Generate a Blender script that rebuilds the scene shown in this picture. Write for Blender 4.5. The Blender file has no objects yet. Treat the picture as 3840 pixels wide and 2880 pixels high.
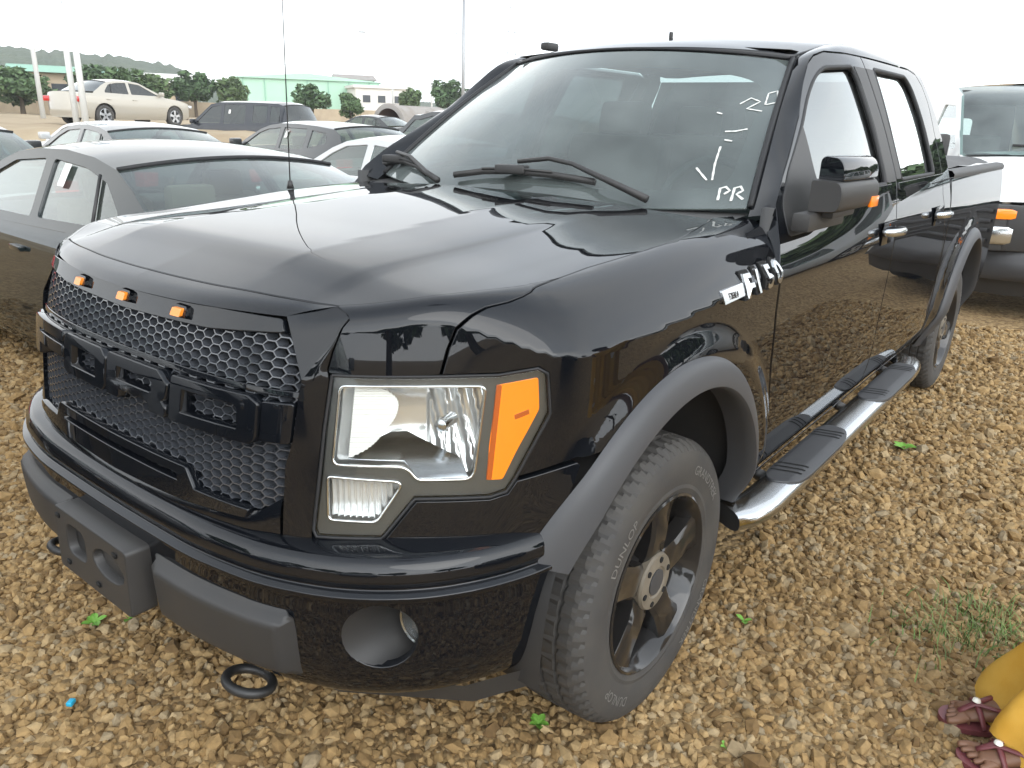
import bpy, bmesh, math, random
import numpy as np
from mathutils import Matrix, Vector
from mathutils.geometry import delaunay_2d_cdt as cdt
random.seed(7); RNG = np.random.default_rng(7)
S = bpy.context.scene; COL = S.collection
R_ = math.radians

# ------------------------------------------------------------------ camera
cam = bpy.data.cameras.new('camera'); cam_o = bpy.data.objects.new('camera', cam); COL.objects.link(cam_o)
cam.sensor_fit = 'HORIZONTAL'; cam.sensor_width = 36.0; cam.lens = 777.81 / 1024 * 36
cam.clip_start = 0.02; cam.clip_end = 6000
def cam_basis(yaw, pitch, roll):
    f = Vector((math.cos(pitch) * math.cos(yaw), math.cos(pitch) * math.sin(yaw), math.sin(pitch)))
    r = Vector((math.sin(yaw), -math.cos(yaw), 0)); u = r.cross(f)
    c, s = math.cos(roll), math.sin(roll)
    return c * r + s * u, -s * r + c * u, f
CR, CU, CF = cam_basis(R_(37.733), R_(-18.766), R_(1.835))
CLOC = Vector((-1.6707, -1.7228, 1.5316))
cam_o.matrix_world = Matrix(((CR.x, CU.x, -CF.x, CLOC.x), (CR.y, CU.y, -CF.y, CLOC.y), (CR.z, CU.z, -CF.z, CLOC.z), (0, 0, 0, 1)))
S.camera = cam_o

# ------------------------------------------------------------------ sky: bright overcast
SUN_EL, SUN_AZ = 38, 242   # veiled sun behind and to the right of the photographer
w = bpy.data.worlds.new('World'); S.world = w; w.use_nodes = True
nt = w.node_tree; nt.nodes.clear()
def N(tree, typ, **kw):
    n = tree.nodes.new(typ)
    for k, v in kw.items(): setattr(n, k, v)
    return n
out = N(nt, 'ShaderNodeOutputWorld'); bg = N(nt, 'ShaderNodeBackground'); bg.inputs['Strength'].default_value = 0.1
sky = N(nt, 'ShaderNodeTexSky', sky_type='NISHITA', sun_disc=False)
sky.sun_elevation = R_(SUN_EL); sky.sun_rotation = R_(90 - SUN_AZ)
tc = N(nt, 'ShaderNodeTexCoord'); mp = N(nt, 'ShaderNodeMapping'); mp.inputs['Scale'].default_value = (1, 1, 2.2)
nz = N(nt, 'ShaderNodeTexNoise'); nz.inputs['Scale'].default_value = 1.7; nz.inputs['Detail'].default_value = 5; nz.inputs['Roughness'].default_value = .55
rp = N(nt, 'ShaderNodeValToRGB')
rp.color_ramp.elements[0].position = .30; rp.color_ramp.elements[0].color = (.80, .86, .93, 1)
rp.color_ramp.elements[1].position = .72; rp.color_ramp.elements[1].color = (1.12, 1.12, 1.10, 1)
mx = N(nt, 'ShaderNodeMix', data_type='RGBA'); mx.inputs['Factor'].default_value = .88
L = nt.links.new
# overcast luminance falls from the bright hazy horizon towards the zenith, alike all the way round
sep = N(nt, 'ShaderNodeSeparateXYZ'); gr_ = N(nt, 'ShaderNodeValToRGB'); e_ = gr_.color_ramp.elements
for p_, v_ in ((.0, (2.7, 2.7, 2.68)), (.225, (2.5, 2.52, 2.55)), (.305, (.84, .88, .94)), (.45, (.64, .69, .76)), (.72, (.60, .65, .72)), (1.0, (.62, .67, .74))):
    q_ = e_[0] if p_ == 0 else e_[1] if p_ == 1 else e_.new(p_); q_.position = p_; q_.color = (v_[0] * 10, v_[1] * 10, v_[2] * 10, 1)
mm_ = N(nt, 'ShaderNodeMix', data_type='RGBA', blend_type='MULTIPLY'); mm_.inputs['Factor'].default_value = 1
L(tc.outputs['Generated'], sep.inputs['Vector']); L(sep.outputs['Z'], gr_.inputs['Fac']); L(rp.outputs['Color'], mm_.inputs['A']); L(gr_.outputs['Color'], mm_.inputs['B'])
# the cloud glows around the veiled sun
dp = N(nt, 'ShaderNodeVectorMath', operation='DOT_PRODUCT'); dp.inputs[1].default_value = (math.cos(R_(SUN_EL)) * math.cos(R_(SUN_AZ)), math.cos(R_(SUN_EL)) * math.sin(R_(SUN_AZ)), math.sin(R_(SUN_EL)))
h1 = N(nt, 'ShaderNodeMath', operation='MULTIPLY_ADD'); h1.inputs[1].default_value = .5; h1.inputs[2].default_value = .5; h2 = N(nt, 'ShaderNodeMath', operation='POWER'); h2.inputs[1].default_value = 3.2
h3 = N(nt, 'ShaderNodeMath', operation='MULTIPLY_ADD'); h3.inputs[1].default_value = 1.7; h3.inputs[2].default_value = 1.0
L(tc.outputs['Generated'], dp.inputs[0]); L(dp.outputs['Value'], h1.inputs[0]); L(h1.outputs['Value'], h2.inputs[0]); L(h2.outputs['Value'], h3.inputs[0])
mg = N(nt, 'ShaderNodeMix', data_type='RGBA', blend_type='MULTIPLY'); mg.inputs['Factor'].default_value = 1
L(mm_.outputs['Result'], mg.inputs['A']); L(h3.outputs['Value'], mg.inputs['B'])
L(tc.outputs['Generated'], mp.inputs['Vector']); L(mp.outputs['Vector'], nz.inputs['Vector']); L(nz.outputs['Fac'], rp.inputs['Fac'])
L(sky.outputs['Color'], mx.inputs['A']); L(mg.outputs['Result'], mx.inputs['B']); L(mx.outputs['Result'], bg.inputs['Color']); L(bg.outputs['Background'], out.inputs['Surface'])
sun = bpy.data.lights.new('sun', 'SUN'); sun_o = bpy.data.objects.new('sun', sun); COL.objects.link(sun_o)
sun.energy = .8; sun.angle = R_(40); sun.color = (1, .97, .92)
sun_o.rotation_euler = (R_(90 - SUN_EL), 0, R_(SUN_AZ + 90))
S.view_settings.view_transform = 'Standard'; S.view_settings.look = 'None'; S.view_settings.exposure = 0.0; S.view_settings.gamma = 1
S.view_settings.use_curve_mapping = False

# ------------------------------------------------------------------ materials
MAT = {}
def mat(name, base=(.5, .5, .5), rough=.5, metal=0., coat=0., coat_r=.03, spec=.5, noise=None, bump=None, emit=None, dust=0., island=None, sheen=0):
    """noise=(scale, amount, colour2); bump=(scale, strength, distance); dust = share of tan road dust"""
    m = bpy.data.materials.new(name); m.use_nodes = True; t = m.node_tree; b = t.nodes['Principled BSDF']; L = t.links.new
    b.inputs['Base Color'].default_value = (*base, 1); b.inputs['Roughness'].default_value = rough; b.inputs['Metallic'].default_value = metal
    b.inputs['Coat Weight'].default_value = coat; b.inputs['Coat Roughness'].default_value = coat_r; b.inputs['Specular IOR Level'].default_value = spec
    co = N(t, 'ShaderNodeTexCoord'); col = None
    if noise:
        n = N(t, 'ShaderNodeTexNoise'); n.inputs['Scale'].default_value = noise[0]; n.inputs['Detail'].default_value = 6; L(co.outputs['Object'], n.inputs['Vector'])
        k = N(t, 'ShaderNodeMix', data_type='RGBA'); k.inputs['A'].default_value = (*base, 1); k.inputs['B'].default_value = (*noise[2], 1)
        r = N(t, 'ShaderNodeMapRange'); r.inputs['From Min'].default_value = .35; r.inputs['From Max'].default_value = .7; r.inputs['To Max'].default_value = noise[1]
        L(n.outputs['Fac'], r.inputs['Value']); L(r.outputs['Result'], k.inputs['Factor']); col = k.outputs['Result']; L(col, b.inputs['Base Color'])
    if island:
        g = N(t, 'ShaderNodeNewGeometry'); rr = N(t, 'ShaderNodeValToRGB'); rr.color_ramp.interpolation = 'LINEAR'
        els = rr.color_ramp.elements
        while len(els) < len(island): els.new(.5)
        for e, (p, c) in zip(els, island): e.position = p; e.color = (*c, 1)
        L(g.outputs['Random Per Island'], rr.inputs['Fac']); col = rr.outputs['Color']
        if noise:
            k2 = N(t, 'ShaderNodeMix', data_type='RGBA', blend_type='MULTIPLY'); k2.inputs['Factor'].default_value = 1
            v = N(t, 'ShaderNodeMapRange'); v.inputs['From Min'].default_value = .3; v.inputs['From Max'].default_value = .75; v.inputs['To Min'].default_value = .72; v.inputs['To Max'].default_value = 1.15
            L(n.outputs['Fac'], v.inputs['Value']); L(col, k2.inputs['A']); L(v.outputs['Result'], k2.inputs['B']); col = k2.outputs['Result']
        L(col, b.inputs['Base Color'])
    if bump:
        n2 = N(t, 'ShaderNodeTexNoise'); n2.inputs['Scale'].default_value = bump[0]; n2.inputs['Detail'].default_value = 4; L(co.outputs['Object'], n2.inputs['Vector'])
        bb = N(t, 'ShaderNodeBump'); bb.inputs['Strength'].default_value = bump[1]; bb.inputs['Distance'].default_value = bump[2]
        L(n2.outputs['Fac'], bb.inputs['Height']); L(bb.outputs['Normal'], b.inputs['Normal'])
    if dust:
        d = N(t, 'ShaderNodeBsdfDiffuse'); d.inputs['Color'].default_value = (.32, .25, .16, 1); mm = N(t, 'ShaderNodeMixShader')
        n3 = N(t, 'ShaderNodeTexNoise'); n3.inputs['Scale'].default_value = 5; n3.inputs['Detail'].default_value = 8; n3.inputs['Roughness'].default_value = .65; L(co.outputs['Object'], n3.inputs['Vector'])
        r3 = N(t, 'ShaderNodeMapRange'); r3.inputs['From Min'].default_value = .3; r3.inputs['From Max'].default_value = .75; r3.inputs['To Min'].default_value = dust * .25; r3.inputs['To Max'].default_value = dust
        L(n3.outputs['Fac'], r3.inputs['Value']); L(r3.outputs['Result'], mm.inputs['Fac']); L(b.outputs['BSDF'], mm.inputs[1]); L(d.outputs['BSDF'], mm.inputs[2])
        L(mm.outputs['Shader'], t.nodes['Material Output'].inputs['Surface'])
    if emit:
        b.inputs['Emission Color'].default_value = (*emit[0], 1); b.inputs['Emission Strength'].default_value = emit[1]
    MAT[name] = m; return m
def glass(name, tint, refl=1.0, ior=1.5, film=0.0, rough=0.0):
    """thin car glass: tinted see-through, Fresnel mirror, an even film of dust"""
    m = bpy.data.materials.new(name); m.use_nodes = True; t = m.node_tree; t.nodes.clear(); L = t.links.new
    o = N(t, 'ShaderNodeOutputMaterial'); tr = N(t, 'ShaderNodeBsdfTransparent'); tr.inputs['Color'].default_value = (*tint, 1)
    gl = N(t, 'ShaderNodeBsdfGlossy'); gl.inputs['Roughness'].default_value = rough; gl.inputs['Color'].default_value = (.95, .98, .97, 1)
    lw = N(t, 'ShaderNodeLayerWeight'); p5 = N(t, 'ShaderNodeMath', operation='POWER'); p5.inputs[1].default_value = 4.6; L(lw.outputs['Facing'], p5.inputs[0])
    fr = N(t, 'ShaderNodeMapRange'); fr.inputs['To Min'].default_value = ((ior - 1) / (ior + 1)) ** 2; L(p5.outputs['Value'], fr.inputs['Value'])
    k = N(t, 'ShaderNodeMath', operation='MULTIPLY', use_clamp=True); k.inputs[1].default_value = refl
    ms = N(t, 'ShaderNodeMixShader'); L(fr.outputs['Result'], k.inputs[0]); L(k.outputs['Value'], ms.inputs['Fac']); L(tr.outputs['BSDF'], ms.inputs[1]); L(gl.outputs['BSDF'], ms.inputs[2])
    last = ms
    if film:
        d = N(t, 'ShaderNodeBsdfDiffuse'); d.inputs['Color'].default_value = (.55, .62, .60, 1); m2 = N(t, 'ShaderNodeMixShader')
        n = N(t, 'ShaderNodeTexNoise'); n.inputs['Scale'].default_value = 3.5; n.inputs['Detail'].default_value = 6; co = N(t, 'ShaderNodeTexCoord'); L(co.outputs['Object'], n.inputs['Vector'])
        r = N(t, 'ShaderNodeMapRange'); r.inputs['From Min'].default_value = .3; r.inputs['From Max'].default_value = .7; r.inputs['To Min'].default_value = film * .5; r.inputs['To Max'].default_value = film * 1.3
        L(n.outputs['Fac'], r.inputs['Value']); L(r.outputs['Result'], m2.inputs['Fac']); L(ms.outputs['Shader'], m2.inputs[1]); L(d.outputs['BSDF'], m2.inputs[2]); last = m2
    L(last.outputs['Shader'], o.inputs['Surface']); MAT[name] = m; return m
mat('paint_black', (.0035, .0045, .0065), .3, coat=1, coat_r=.012, spec=0, dust=.006)
mat('gloss_black', (.005, .006, .008), .3, coat=1, coat_r=.02, spec=0)
mat('dark_plastic', (.022, .023, .025), .5, bump=(900, .15, .0006), dust=.05)
mat('grey_plastic', (.046, .048, .053), .48, bump=(700, .15, .0006), dust=.03)
mat('mesh_plastic', (.050, .054, .062), .25, coat=1, coat_r=.1)
mat('void_black', (.003, .003, .003), .9)
mat('rubber', (.040, .040, .041), .7, noise=(9, .6, (.066, .062, .056)), dust=.05, bump=(160, .3, .0008))
mat('rubber_seal', (.012, .012, .013), .6)
mat('white_rubber', (.30, .30, .28), .7)
mat('rim_black', (.010, .0105, .012), .3, coat=1, coat_r=.05, spec=.1, dust=.035)
mat('dusty_cap', (.17, .145, .11), .65, noise=(14, .6, (.09, .075, .05)))
mat('chrome', (.82, .83, .84), .06, metal=1)
mat('chrome_dull', (.55, .57, .59), .16, metal=1, dust=.06)
mat('reflector', (.88, .89, .89), .13, metal=.72)
mat('reflector_frost', (.74, .74, .71), .5, metal=.2)
mat('bezel', (.10, .10, .095), .28, metal=.5)
mat('amber', (.95, .24, .008), .22, coat=.6, spec=.5, emit=((1, .22, .0), .10))
mat('amber_dark', (.42, .08, .004), .3)
mat('amber_small', (.85, .26, .02), .3, coat=.5)
mat('red_lamp', (.45, .012, .012), .2, coat=.8)
mat('white_mark', (.55, .56, .53), .9)
mat('interior', (.055, .055, .055), .75)
mat('seat_cloth', (.075, .07, .062), .9)
mat('seat_tan', (.24, .20, .15), .9)
mat('steel_dark', (.05, .05, .05), .5, metal=.6)
glass('glass_clear', (.70, .80, .77), 1.8, 1.5, film=.10)
glass('glass_wind', (.36, .47, .45), 1.8, 1.5, film=.13)
glass('glass_tint', (.10, .12, .12), 2.0, 1.55)
glass('glass_car', (.40, .50, .47), 1.7, 1.5, film=.05)
glass('lens', (.96, .97, .96), 1.3, 1.45)

# ------------------------------------------------------------------ mesh helpers
def link(o, parent=None):
    COL.objects.link(o)
    if parent: o.parent = parent
    return o
def mk(name, verts, faces, m, parent=None, smooth=True, normals=None, sharp=None):
    me = bpy.data.meshes.new(name); me.from_pydata([tuple(map(float, v)) for v in verts], [], faces); me.validate(clean_customdata=False)
    me.materials.append(MAT[m] if isinstance(m, str) else m)
    if smooth: me.shade_smooth()
    if normals is not None: me.normals_split_custom_set_from_vertices([tuple(map(float, n)) for n in normals])
    elif smooth and sharp: me.set_sharp_from_angle(angle=R_(sharp))
    return link(bpy.data.objects.new(name, me), parent)
def empty(name, loc=(0, 0, 0), rz=0., parent=None):
    o = bpy.data.objects.new(name, None); o.empty_display_size = .2; o.location = loc; o.rotation_euler = (0, 0, rz); return link(o, parent)
def tag(o, label=None, cat=None, group=None, kind=None):
    if label: o['label'] = label
    if cat: o['category'] = cat
    if group: o['group'] = group
    if kind: o['kind'] = kind
    return o
def join(parts):
    """[(verts, faces)] -> one"""
    V, F = [], []
    for v, f in parts:
        k = len(V); V += [tuple(p) for p in v]; F += [tuple(i + k for i in q) for q in f]
    return V, F
def box(c, s, rot=None, bev=0.):
    bm = bmesh.new(); bmesh.ops.create_cube(bm, size=1); bmesh.ops.scale(bm, vec=s, verts=bm.verts)
    if bev: bmesh.ops.bevel(bm, geom=bm.edges[:], offset=bev, segments=2, profile=.6, affect='EDGES')
    if rot is not None: bmesh.ops.rotate(bm, verts=bm.verts, cent=(0, 0, 0), matrix=rot)
    bmesh.ops.translate(bm, vec=c, verts=bm.verts); bm.verts.index_update()
    r = [tuple(v.co) for v in bm.verts], [tuple(v.index for v in f.verts) for f in bm.faces]; bm.free(); return r
def rz(a): return Matrix.Rotation(a, 3, 'Z')
def tube(path, rad, n=8, cap=True, flat=1.0):
    """round tube along a polyline; rad number or list; flat squashes the section's up direction"""
    P = [Vector(p) for p in path]; V, F = [], []
    rr = rad if isinstance(rad, (list, tuple)) else [rad] * len(P); up0 = Vector((0, 0, 1))
    for i, p in enumerate(P):
        t = (P[min(i + 1, len(P) - 1)] - P[max(i - 1, 0)]).normalized()
        if abs(t.dot(up0)) > .95: up0 = Vector((1, 0, 0))
        a = t.cross(up0).normalized(); b = a.cross(t).normalized()
        for k in range(n):
            g = 2 * math.pi * k / n; V.append(tuple(p + a * (math.cos(g) * rr[i]) + b * (math.sin(g) * rr[i] * flat)))
    for i in range(len(P) - 1):
        for k in range(n):
            F.append((i * n + k, i * n + (k + 1) % n, (i + 1) * n + (k + 1) % n, (i + 1) * n + k))
    if cap: F.append(tuple(range(n))[::-1]); F.append(tuple(range((len(P) - 1) * n, len(P) * n)))
    return V, F
def lathe(prof, n=48, axis='y', c=(0, 0, 0), cap=False):
    """prof: [(radius, along)] about an axis"""
    V, F = [], []
    for r, h in prof:
        for k in range(n):
            g = 2 * math.pi * k / n; a, b = r * math.cos(g), r * math.sin(g)
            p = (a, h, b) if axis == 'y' else (h, a, b) if axis == 'x' else (a, b, h)
            V.append((p[0] + c[0], p[1] + c[1], p[2] + c[2]))
    m = len(prof)
    for i in range(m - 1):
        for k in range(n): F.append((i * n + k, i * n + (k + 1) % n, (i + 1) * n + (k + 1) % n, (i + 1) * n + k))
    if cap: F.append(tuple(range((m - 1) * n, m * n)))
    return V, F
def gridf(fn, nu, nv):
    V = [fn(i / nu, j / nv) for j in range(nv + 1) for i in range(nu + 1)]
    F = [(j * (nu + 1) + i, j * (nu + 1) + i + 1, (j + 1) * (nu + 1) + i + 1, (j + 1) * (nu + 1) + i) for j in range(nv) for i in range(nu)]
    return V, F
def prism(poly, fn, t):
    """closed solid from a 2-D polygon; fn(u,v,w) places it, w in 0..t"""
    n = len(poly); V = [fn(u, v, 0) for u, v in poly] + [fn(u, v, t) for u, v in poly]
    return V, [tuple(range(n))[::-1], tuple(range(n, 2 * n))] + [(i, (i + 1) % n, n + (i + 1) % n, n + i) for i in range(n)]
def mirror(vf): return [(x, -y, z) for x, y, z in vf[0]], [tuple(f[::-1]) for f in vf[1]]
class Pch:
    def __init__(s, xs, ys):
        s.x = [float(v) for v in xs]; s.y = [float(v) for v in ys]; n = len(xs)
        s.h = [s.x[i + 1] - s.x[i] for i in range(n - 1)]; d = [(s.y[i + 1] - s.y[i]) / s.h[i] for i in range(n - 1)]
        s.m = [0.] * n; s.m[0] = d[0]; s.m[-1] = d[-1]
        for i in range(1, n - 1):
            if d[i - 1] * d[i] > 0:
                w1 = 2 * s.h[i] + s.h[i - 1]; w2 = s.h[i] + 2 * s.h[i - 1]; s.m[i] = (w1 + w2) / (w1 / d[i - 1] + w2 / d[i])
    def __call__(s, x):
        X = s.x
        if x <= X[0]: return s.y[0] + s.m[0] * (x - X[0])
        if x >= X[-1]: return s.y[-1] + s.m[-1] * (x - X[-1])
        lo, hi = 0, len(X) - 1
        while hi - lo > 1:
            k = (lo + hi) // 2
            if X[k] <= x: lo = k
            else: hi = k
        h = s.h[lo]; t = (x - X[lo]) / h; t2 = t * t; t3 = t2 * t
        return (2 * t3 - 3 * t2 + 1) * s.y[lo] + (t3 - 2 * t2 + t) * h * s.m[lo] + (3 * t2 - 2 * t3) * s.y[lo + 1] + (t3 - t2) * h * s.m[lo + 1]
def sstep(a, b, x):
    t = min(1., max(0., (x - a) / (b - a))); return t * t * (3 - 2 * t)
def dense(poly, step, closed=True):
    o = []; n = len(poly)
    for i in range(n if closed else n - 1):
        a, b = poly[i], poly[(i + 1) % n]; d = math.hypot(b[0] - a[0], b[1] - a[1]); k = max(1, int(math.ceil(d / step)))
        for j in range(k): o.append((a[0] + (b[0] - a[0]) * j / k, a[1] + (b[1] - a[1]) * j / k))
    if not closed: o.append(tuple(poly[-1]))
    return o
def rnd(poly, r, n=4):
    """round the corners of a polygon (r number, or list per corner)"""
    o = []; m = len(poly)
    for i in range(m):
        p0, p, p1 = Vector(poly[i - 1]).to_2d() if len(poly[i-1])>2 else Vector(poly[i - 1]), Vector(poly[i]), Vector(poly[(i + 1) % m])
        rr = r[i] if isinstance(r, (list, tuple)) else r
        a = p0 - p; b = p1 - p; d = min(rr, a.length * .49, b.length * .49)
        if d < 1e-5: o.append(tuple(p)); continue
        A = p + a.normalized() * d; B = p + b.normalized() * d
        for k in range(n + 1):
            t = k / n; o.append(tuple(A * (1 - t) ** 2 + p * 2 * t * (1 - t) + B * t * t))
    return o
def area2(p): return .5 * sum(p[i - 1][0] * p[i][1] - p[i][0] * p[i - 1][1] for i in range(len(p)))
def inpoly(x, y, p):
    c = False; j = len(p) - 1
    for i in range(len(p)):
        if (p[i][1] > y) != (p[j][1] > y) and x < (p[j][0] - p[i][0]) * (y - p[i][1]) / (p[j][1] - p[i][1]) + p[i][0]: c = not c
        j = i
    return c
def np_in(P, poly):
    x, y = P[:, 0], P[:, 1]; c = np.zeros(len(P), bool); q = np.asarray(poly, float); r = np.roll(q, 1, 0)
    for (xi, yi), (xj, yj) in zip(q, r):
        if yi == yj: continue
        m = (yi > y) != (yj > y); c ^= m & (x < (xj - xi) * (y - yi) / (yj - yi) + xi)
    return c
def tess(outer, holes, du, dv):
    """constrained triangulation of a polygon with holes, filled with grid points -> verts2d, faces, outer"""
    if area2(outer) < 0: outer = outer[::-1]
    loops = [outer] + [list(h) for h in holes]; sc = np.array([1 / du, 1 / dv]); B = np.array([p for lp in loops for p in lp], float)
    lo, hi = B.min(0), B.max(0); gx = np.arange(lo[0] + du * .31, hi[0], du); gy = np.arange(lo[1] + dv * .27, hi[1], dv)
    G = np.stack(np.meshgrid(gx, gy), -1).reshape(-1, 2); m = np_in(G, outer)
    for h in holes: m &= ~np_in(G, h)
    G = G[m]
    if len(G):
        Bs, Gs = B * sc, G * sc; keep = np.ones(len(G), bool)
        for k in range(0, len(G), 2000): keep[k:k + 2000] = (((Gs[k:k + 2000, None] - Bs[None]) ** 2).sum(-1).min(1) > .2)
        G = G[keep]
    A = np.concatenate([B, G]) * sc; E = []; k = 0
    for lp in loops:
        n = len(lp); E += [(k + i, k + (i + 1) % n) for i in range(n)]; k += n
    r = cdt([Vector(p) for p in A.tolist()], E, [], 0, 1e-7)
    V2 = np.array([tuple(v) for v in r[0]]) / sc; F = np.array([f for f in r[2] if len(f) == 3]); C_ = V2[F].mean(1); m = np_in(C_, outer)
    for h in holes: m &= ~np_in(C_, h)
    F = F[m]; a, b, c = V2[F[:, 0]], V2[F[:, 1]], V2[F[:, 2]]; ar = (b[:, 0] - a[:, 0]) * (c[:, 1] - a[:, 1]) - (b[:, 1] - a[:, 1]) * (c[:, 0] - a[:, 0])
    F = [tuple(f) if s_ > 0 else tuple(f[::-1]) for f, s_ in zip(F.tolist(), ar) if abs(s_) > 1e-12]
    return [tuple(p) for p in V2.tolist()], F, outer
def surf_n(fn, u, v, e=.0015):
    a = Vector(fn(u + e, v)) - Vector(fn(u - e, v)); b = Vector(fn(u, v + e)) - Vector(fn(u, v - e)); n = a.cross(b)
    return n.normalized() if n.length > 1e-12 else Vector((0, 0, 1))
def panel_data(outer, fn, du=.03, dv=None, holes=(), thick=.018, out=1, roll=.003):
    """sheet panel on surface fn(u,v), with rolled edges; out=+1 if du x dv points outward, else -1 -> V,F,normals"""
    dv = dv or du; step = min(du, dv); outer = dense(outer, step); holes = [dense(h, step) for h in holes]
    V2, F2, outer = tess(outer, holes, du, dv)
    nn = [surf_n(fn, *p) * out for p in V2]; V = [Vector(fn(*p)) for p in V2]; Nn = list(nn); F = [f if out > 0 else f[::-1] for f in F2]
    for lp in [outer] + [h if area2(h) < 0 else h[::-1] for h in holes]:
        n = len(lp); k = len(V); rings = ([], [], [])
        for i in range(n):
            p = lp[i]; a, b = lp[i - 1], lp[(i + 1) % n]; tx, ty = b[0] - a[0], b[1] - a[1]; l = math.hypot(tx, ty) or 1
            ox, oy = ty / l, -tx / l
            s0 = Vector(fn(*p)); nrm = surf_n(fn, *p) * out
            o3 = Vector(fn(p[0] + ox * .004, p[1] + oy * .004)) - s0; o3 = o3.normalized() if o3.length > 1e-9 else Vector((0, 0, 0))
            rings[0].append((s0, nrm)); rings[1].append((s0 + o3 * roll * .6 - nrm * roll, (nrm * .4 + o3).normalized())); rings[2].append((s0 + o3 * roll * .6 - nrm * thick, o3))
        for rg in rings:
            for p, q in rg: V.append(p); Nn.append(q)
        for r in range(2):
            for i in range(n):
                j = (i + 1) % n; f = (k + r * n + i, k + r * n + j, k + (r + 1) * n + j, k + (r + 1) * n + i)
                F.append(f[::-1] if out > 0 else f)
    return V, F, Nn
def put(name, data, m, parent=None, mir=False):
    V, F, Nn = data
    if mir: V = [(p[0], -p[1], p[2]) for p in V]; Nn = [(p[0], -p[1], p[2]) for p in Nn]; F = [tuple(f[::-1]) for f in F]
    return mk(name, V, F, m, parent, True, Nn)
def merge(*ds):
    V, F, Nn = [], [], []
    for v, f, n in ds:
        k = len(V); V += list(v); Nn += list(n); F += [tuple(i + k for i in q) for q in f]
    return V, F, Nn

# ------------------------------------------------------------------ pickup surfaces (x rearward from front axle, driver side y<0, metres)
ZC = Pch([-.95, -.80, -.70, -.612, -.590, -.3, 0, .2, .5, .7], [1.139, 1.1865, 1.2145, 1.2395, 1.2435, 1.2625, 1.2815, 1.2930, 1.304, 1.309])
CRS = Pch([0, .297, .307, .485, .525, .70, .80, .86, .92, .98], [0, -.0003, -.0011, -.0175, -.0245, -.0372, -.0445, -.0540, -.074, -.112])
CR0 = Pch([0, .30, .55, .70, .80, .86, .92, .98], [0, -.004, -.0190, -.0330, -.0445, -.0540, -.074, -.112])
def Zh(x, y):
    a = abs(y); yi = .325 + (.25 - .325) * min(1.3, max(-.2, (x + .6) / .77)); b = max(0., 1 - ((a - .3) / .28) ** 2) ** 2
    fd = sstep(-.80, -.60, x) * (1 - .5 * sstep(.1, .4, x))
    c = CRS(a + (.31 - yi) * b) * fd + CR0(a) * (1 - fd)
    return ZC(x) + c * (1.0 - .25 * sstep(-.3, .5, x))
PLX = [-.905, -.900, -.880, -.858, -.832, -.790, -.718, -.638, -.565, -.505, -.465, -.40, -.25, 0, .3, .65]
PLA = [0, .2, .4, .50, .56, .62, .70, .78, .85, .905, .930, .946, .961, .971, .976, .978]
_s = [0.]
for _i in range(1, len(PLX)): _s.append(_s[-1] + math.hypot(PLX[_i] - PLX[_i - 1], PLA[_i] - PLA[_i - 1]))
SX, SA = Pch(_s, PLX), Pch(_s, PLA); S_END = _s[-1]
def _smooth(step=.01, sg=.038):   # even out the plan curve's curvature
    q = np.arange(-.3, S_END + .3, step); fx = np.array([SX(abs(v)) for v in q]); fa = np.array([math.copysign(SA(abs(v)), v) for v in q])
    k = np.exp(-.5 * (np.arange(-15, 16) * step / sg) ** 2); k /= k.sum(); fx = np.convolve(fx, k, 'same'); fa = np.convolve(fa, k, 'same')
    m = [i for i in range(len(q)) if -.021 < q[i] < S_END + .1][::3]; return Pch(q[m], fx[m]), Pch(q[m], fa[m])
SX, SA = _smooth()
def s_of_x(x):
    lo, hi = 0., S_END
    for _ in range(40):
        m = (lo + hi) / 2
        if SX(m) < x: lo = m
        else: hi = m
    return lo
def s_of_a(a):
    lo, hi = 0., S_END
    for _ in range(40):
        m = (lo + hi) / 2
        if SA(m) < a: lo = m
        else: hi = m
    return lo
SIDE = Pch([.40, .47, .53, .60, .70, .85, 1.0, 1.1, 1.18, 1.25, 1.33, 1.345, 1.45, 1.6, 1.75, 1.80, 1.84],
           [.905, .935, .955, .966, .972, .975, .978, .978, .972, .962, .947, .943, .9025, .8385, .7635, .735, .70])
def Aside(x, z):
    return (x, -(SIDE(z) - .012 * sstep(2.6, 4.9, x) - .062 * (1 - sstep(.55, 1.75, x)) * sstep(1.12, 1.36, z) - .045 * (1 - sstep(.9, 1.9, x)) * sstep(1.36, 1.70, z)), z)
def wall_d(s, z, x, a):
    wf = 1 - sstep(-.66, -.42, x)
    ds = .978 - SIDE(min(z, 1.25)); r = math.hypot(x, z - .42)
    ds -= .024 * (1 - sstep(.575, .675, r)) * sstep(-.56, -.40, x) * sstep(.45, .6, z)
    return wf * .15 * (z - .9) + (1 - wf) * ds
def Body(s, t):
    """bumper-to-cowl skin: t is height on the wall, then arc length over the shoulder onto the hood plane"""
    x, a = SX(s), SA(s); e = 1e-3; tx, ta = SX(s + e) - SX(s - e), SA(s + e) - SA(s - e); l = math.hypot(tx, ta); nx, na = ta / l, -tx / l
    k = sstep(-.70, -.45, x); dc = .045 + .020 * k; R1 = .035 + .065 * k; R2 = .035 + .055 * k
    zc = Zh(x + nx * dc, a + na * dc); z1 = zc - R1
    if t <= z1: d = wall_d(s, t, x, a); z = t
    else:
        Lf = (R1 + R2) * .87; q = (t - z1) / Lf
        if q < 1:
            d0 = wall_d(s, z1, x, a); zt = Zh(x + nx * (dc + R2), a + na * (dc + R2))
            d = d0 * (1 - q) ** 2 + dc * 2 * q * (1 - q) + (dc + R2) * q * q; z = z1 * (1 - q) ** 2 + zc * 2 * q * (1 - q) + zt * q * q
        else:
            d = dc + R2 + (t - z1 - Lf); z = Zh(x + nx * d, a + na * d)
    return (x + nx * d, -(a + na * d), z)
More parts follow.
